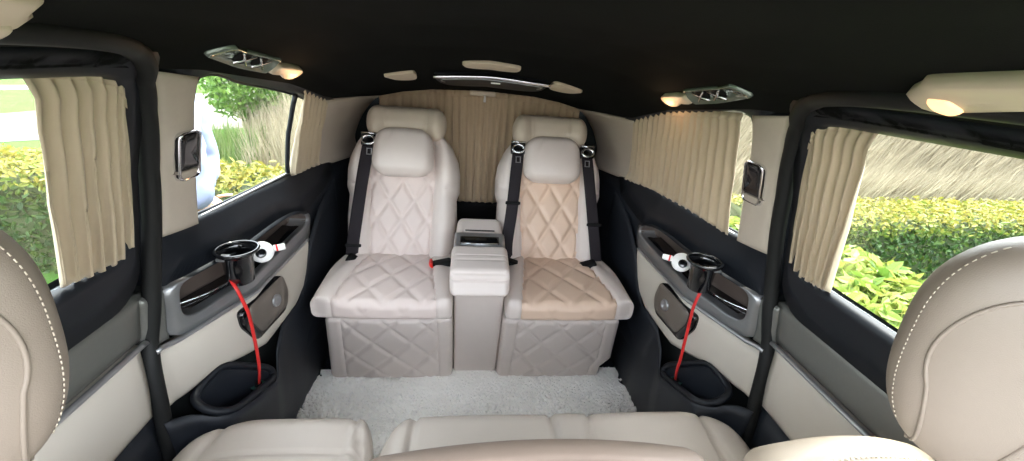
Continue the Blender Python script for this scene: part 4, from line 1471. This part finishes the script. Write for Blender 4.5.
# ------------------------------------------------------------------ person beside the van, mostly hidden by the pillar
def person():
    px, py = -1.40, 1.90
    rt = lambda a, b: (px - b, py + a)
    t = thing('person', 'person in a pale blue shirt standing outside the left rear window, hand on hip', 'person', (px, py, GZ))
    def skin(nm, pts, edges, rad, m_, par, levels=2):
        me = bpy.data.meshes.new(nm)
        me.from_pydata([rt(a, b) + (GZ + c,) for a, b, c in pts], edges, [])
        o = link(bpy.data.objects.new(nm, me), par)
        md = o.modifiers.new('skin', 'SKIN')
        md.use_smooth_shade = True
        sv = me.skin_vertices[0].data
        for i, r in enumerate(rad):
            sv[i].radius = r if isinstance(r, tuple) else (r, r)
        sv[0].use_root = True
        ss = o.modifiers.new('sub', 'SUBSURF')
        ss.levels = levels
        ss.render_levels = levels
        me.materials.append(M[m_])
        return o
    # facing the front of the van (-y): arms in x, elbow of the near arm pointing backwards (+y)
    pts = [(0, 0, .95), (0, 0, 1.12), (0, .01, 1.32), (0, .01, 1.47), (0, 0, 1.54), (0, -.01, 1.63), (0, -.02, 1.72),
           (-.10, 0, .90), (-.11, -.02, .50), (-.11, .01, .08), (-.11, -.12, .05),
           (.10, 0, .90), (.11, -.02, .50), (.11, .01, .08), (.11, -.12, .05),
           (-.19, .01, 1.43), (-.24, .03, 1.15), (-.23, -.04, .90), (-.23, -.07, .83),
           (.19, .01, 1.43), (.36, .06, 1.12), (.18, .0, .98), (.14, -.05, .96)]
    ed = [(0, 1), (1, 2), (2, 3), (3, 4), (4, 5), (5, 6), (0, 7), (7, 8), (8, 9), (9, 10), (0, 11), (11, 12), (12, 13), (13, 14), (3, 15), (15, 16), (16, 17), (17, 18), (3, 19), (19, 20), (20, 21), (21, 22)]
    rad = [(.15, .10), (.135, .095), (.155, .11), (.12, .08), .055, (.072, .09), (.065, .08), .085, .058, .04, .035, .085, .058, .04, .035, .055, .042, .032, .03, .055, .042, .032, .03]
    body = skin('body', pts, ed, rad, 'skin', t)
    # clothing as children
    sp = [(0, 0, .92), (0, 0, 1.12), (0, .01, 1.32), (0, .01, 1.46), (-.19, .01, 1.43), (-.245, .03, 1.15), (-.235, -.03, .95), (.19, .01, 1.43), (.365, .06, 1.11), (.19, .0, .99)]
    se = [(0, 1), (1, 2), (2, 3), (3, 4), (4, 5), (5, 6), (3, 7), (7, 8), (8, 9)]
    sr = [(.185, .135), (.165, .125), (.18, .135), (.14, .10), .078, .068, .052, .08, .080, .055]
    sh = skin('shirt', sp, se, sr, 'shirt', t, 3)
    tx = bpy.data.textures.new('creases', 'CLOUDS')
    tx.noise_scale = .09
    dm = sh.modifiers.new('creases', 'DISPLACE')
    dm.texture = tx
    dm.strength = .035
    dm.mid_level = .5
    tp = [(0, 0, .97), (0, 0, .90), (-.10, 0, .84), (-.11, -.02, .50), (-.11, .01, .10), (.10, 0, .84), (.11, -.02, .50), (.11, .01, .10)]
    skin('trousers', tp, [(0, 1), (1, 2), (2, 3), (3, 4), (1, 5), (5, 6), (6, 7)], [(.165, .115), (.165, .12), .105, .078, .062, .105, .078, .062], 'trousers', t)
    for sx in (-.11, .11):
        V, Fc = rbox_arrays((.28, .10, .09), .04, .03)
        recalc(obj('shoe', V + np.array(rt(sx, -.05) + (GZ + .047,)), Fc, 'shoe', t))
    # hair cap
    V, Fc = rbox_arrays((.22, .19, .17), .08, .02)
    recalc(obj('hair', V + np.array(rt(0, .015) + (GZ + 1.745,)), Fc, 'hair', t))
    # fingers of both hands, each rooted in the palm
    for (hx, hy, hz), dr in (((-.23, -.075, .81), Vector((0, -.15, -1))), ((.13, -.065, .955), Vector((-.45, -.8, -.25)))):
        dr = dr.normalized()
        sd = dr.cross(Vector((0, .3, 1))).normalized() if abs(dr.z) < .9 else Vector((0, 1, 0))
        for k, ln in enumerate((.062, .075, .080, .074, .06)):
            o0 = Vector((hx, hy, hz)) + sd * (k - 2) * .016
            q = dr if k else (dr * .4 + sd * -1).normalized()
            c1 = o0 + q * ln * .55
            c2 = c1 + (q + Vector((.25 if hx > 0 else 0, 0, -.2))).normalized() * ln * .5
            MB().add(*tube([rt(p_.x, p_.y) + (GZ + p_.z,) for p_ in (o0, c1, c2)], lambda f: .009 - .002 * f, 8)).build('finger', 'skin', body)
    # face
    nb = MB().add(*tube([rt(0, -.10) + (GZ + 1.69,), rt(0, -.125) + (GZ + 1.655,), rt(0, -.105) + (GZ + 1.645,)], lambda f: .008 + .008 * f, 8))
    nb.build('nose', 'skin', body)
    for sx in (-.034, .034):
        V, Fc = rbox_arrays((.018, .026, .014), .0069, .01)
        recalc(obj('eye', V + np.array(rt(sx, -.093) + (GZ + 1.685,)), Fc, 'white', body))
        V, Fc = rbox_arrays((.03, .012, .05), .0058, .01)
        recalc(obj('ear', V + np.array(rt(sx * 2.35, -.01) + (GZ + 1.675,)), Fc, 'skin', body))
    V, Fc = rbox_arrays((.012, .046, .012), .0058, .01)
    recalc(obj('mouth', V + np.array(rt(0, -.098) + (GZ + 1.610,)), Fc, 'lips', body))
person()
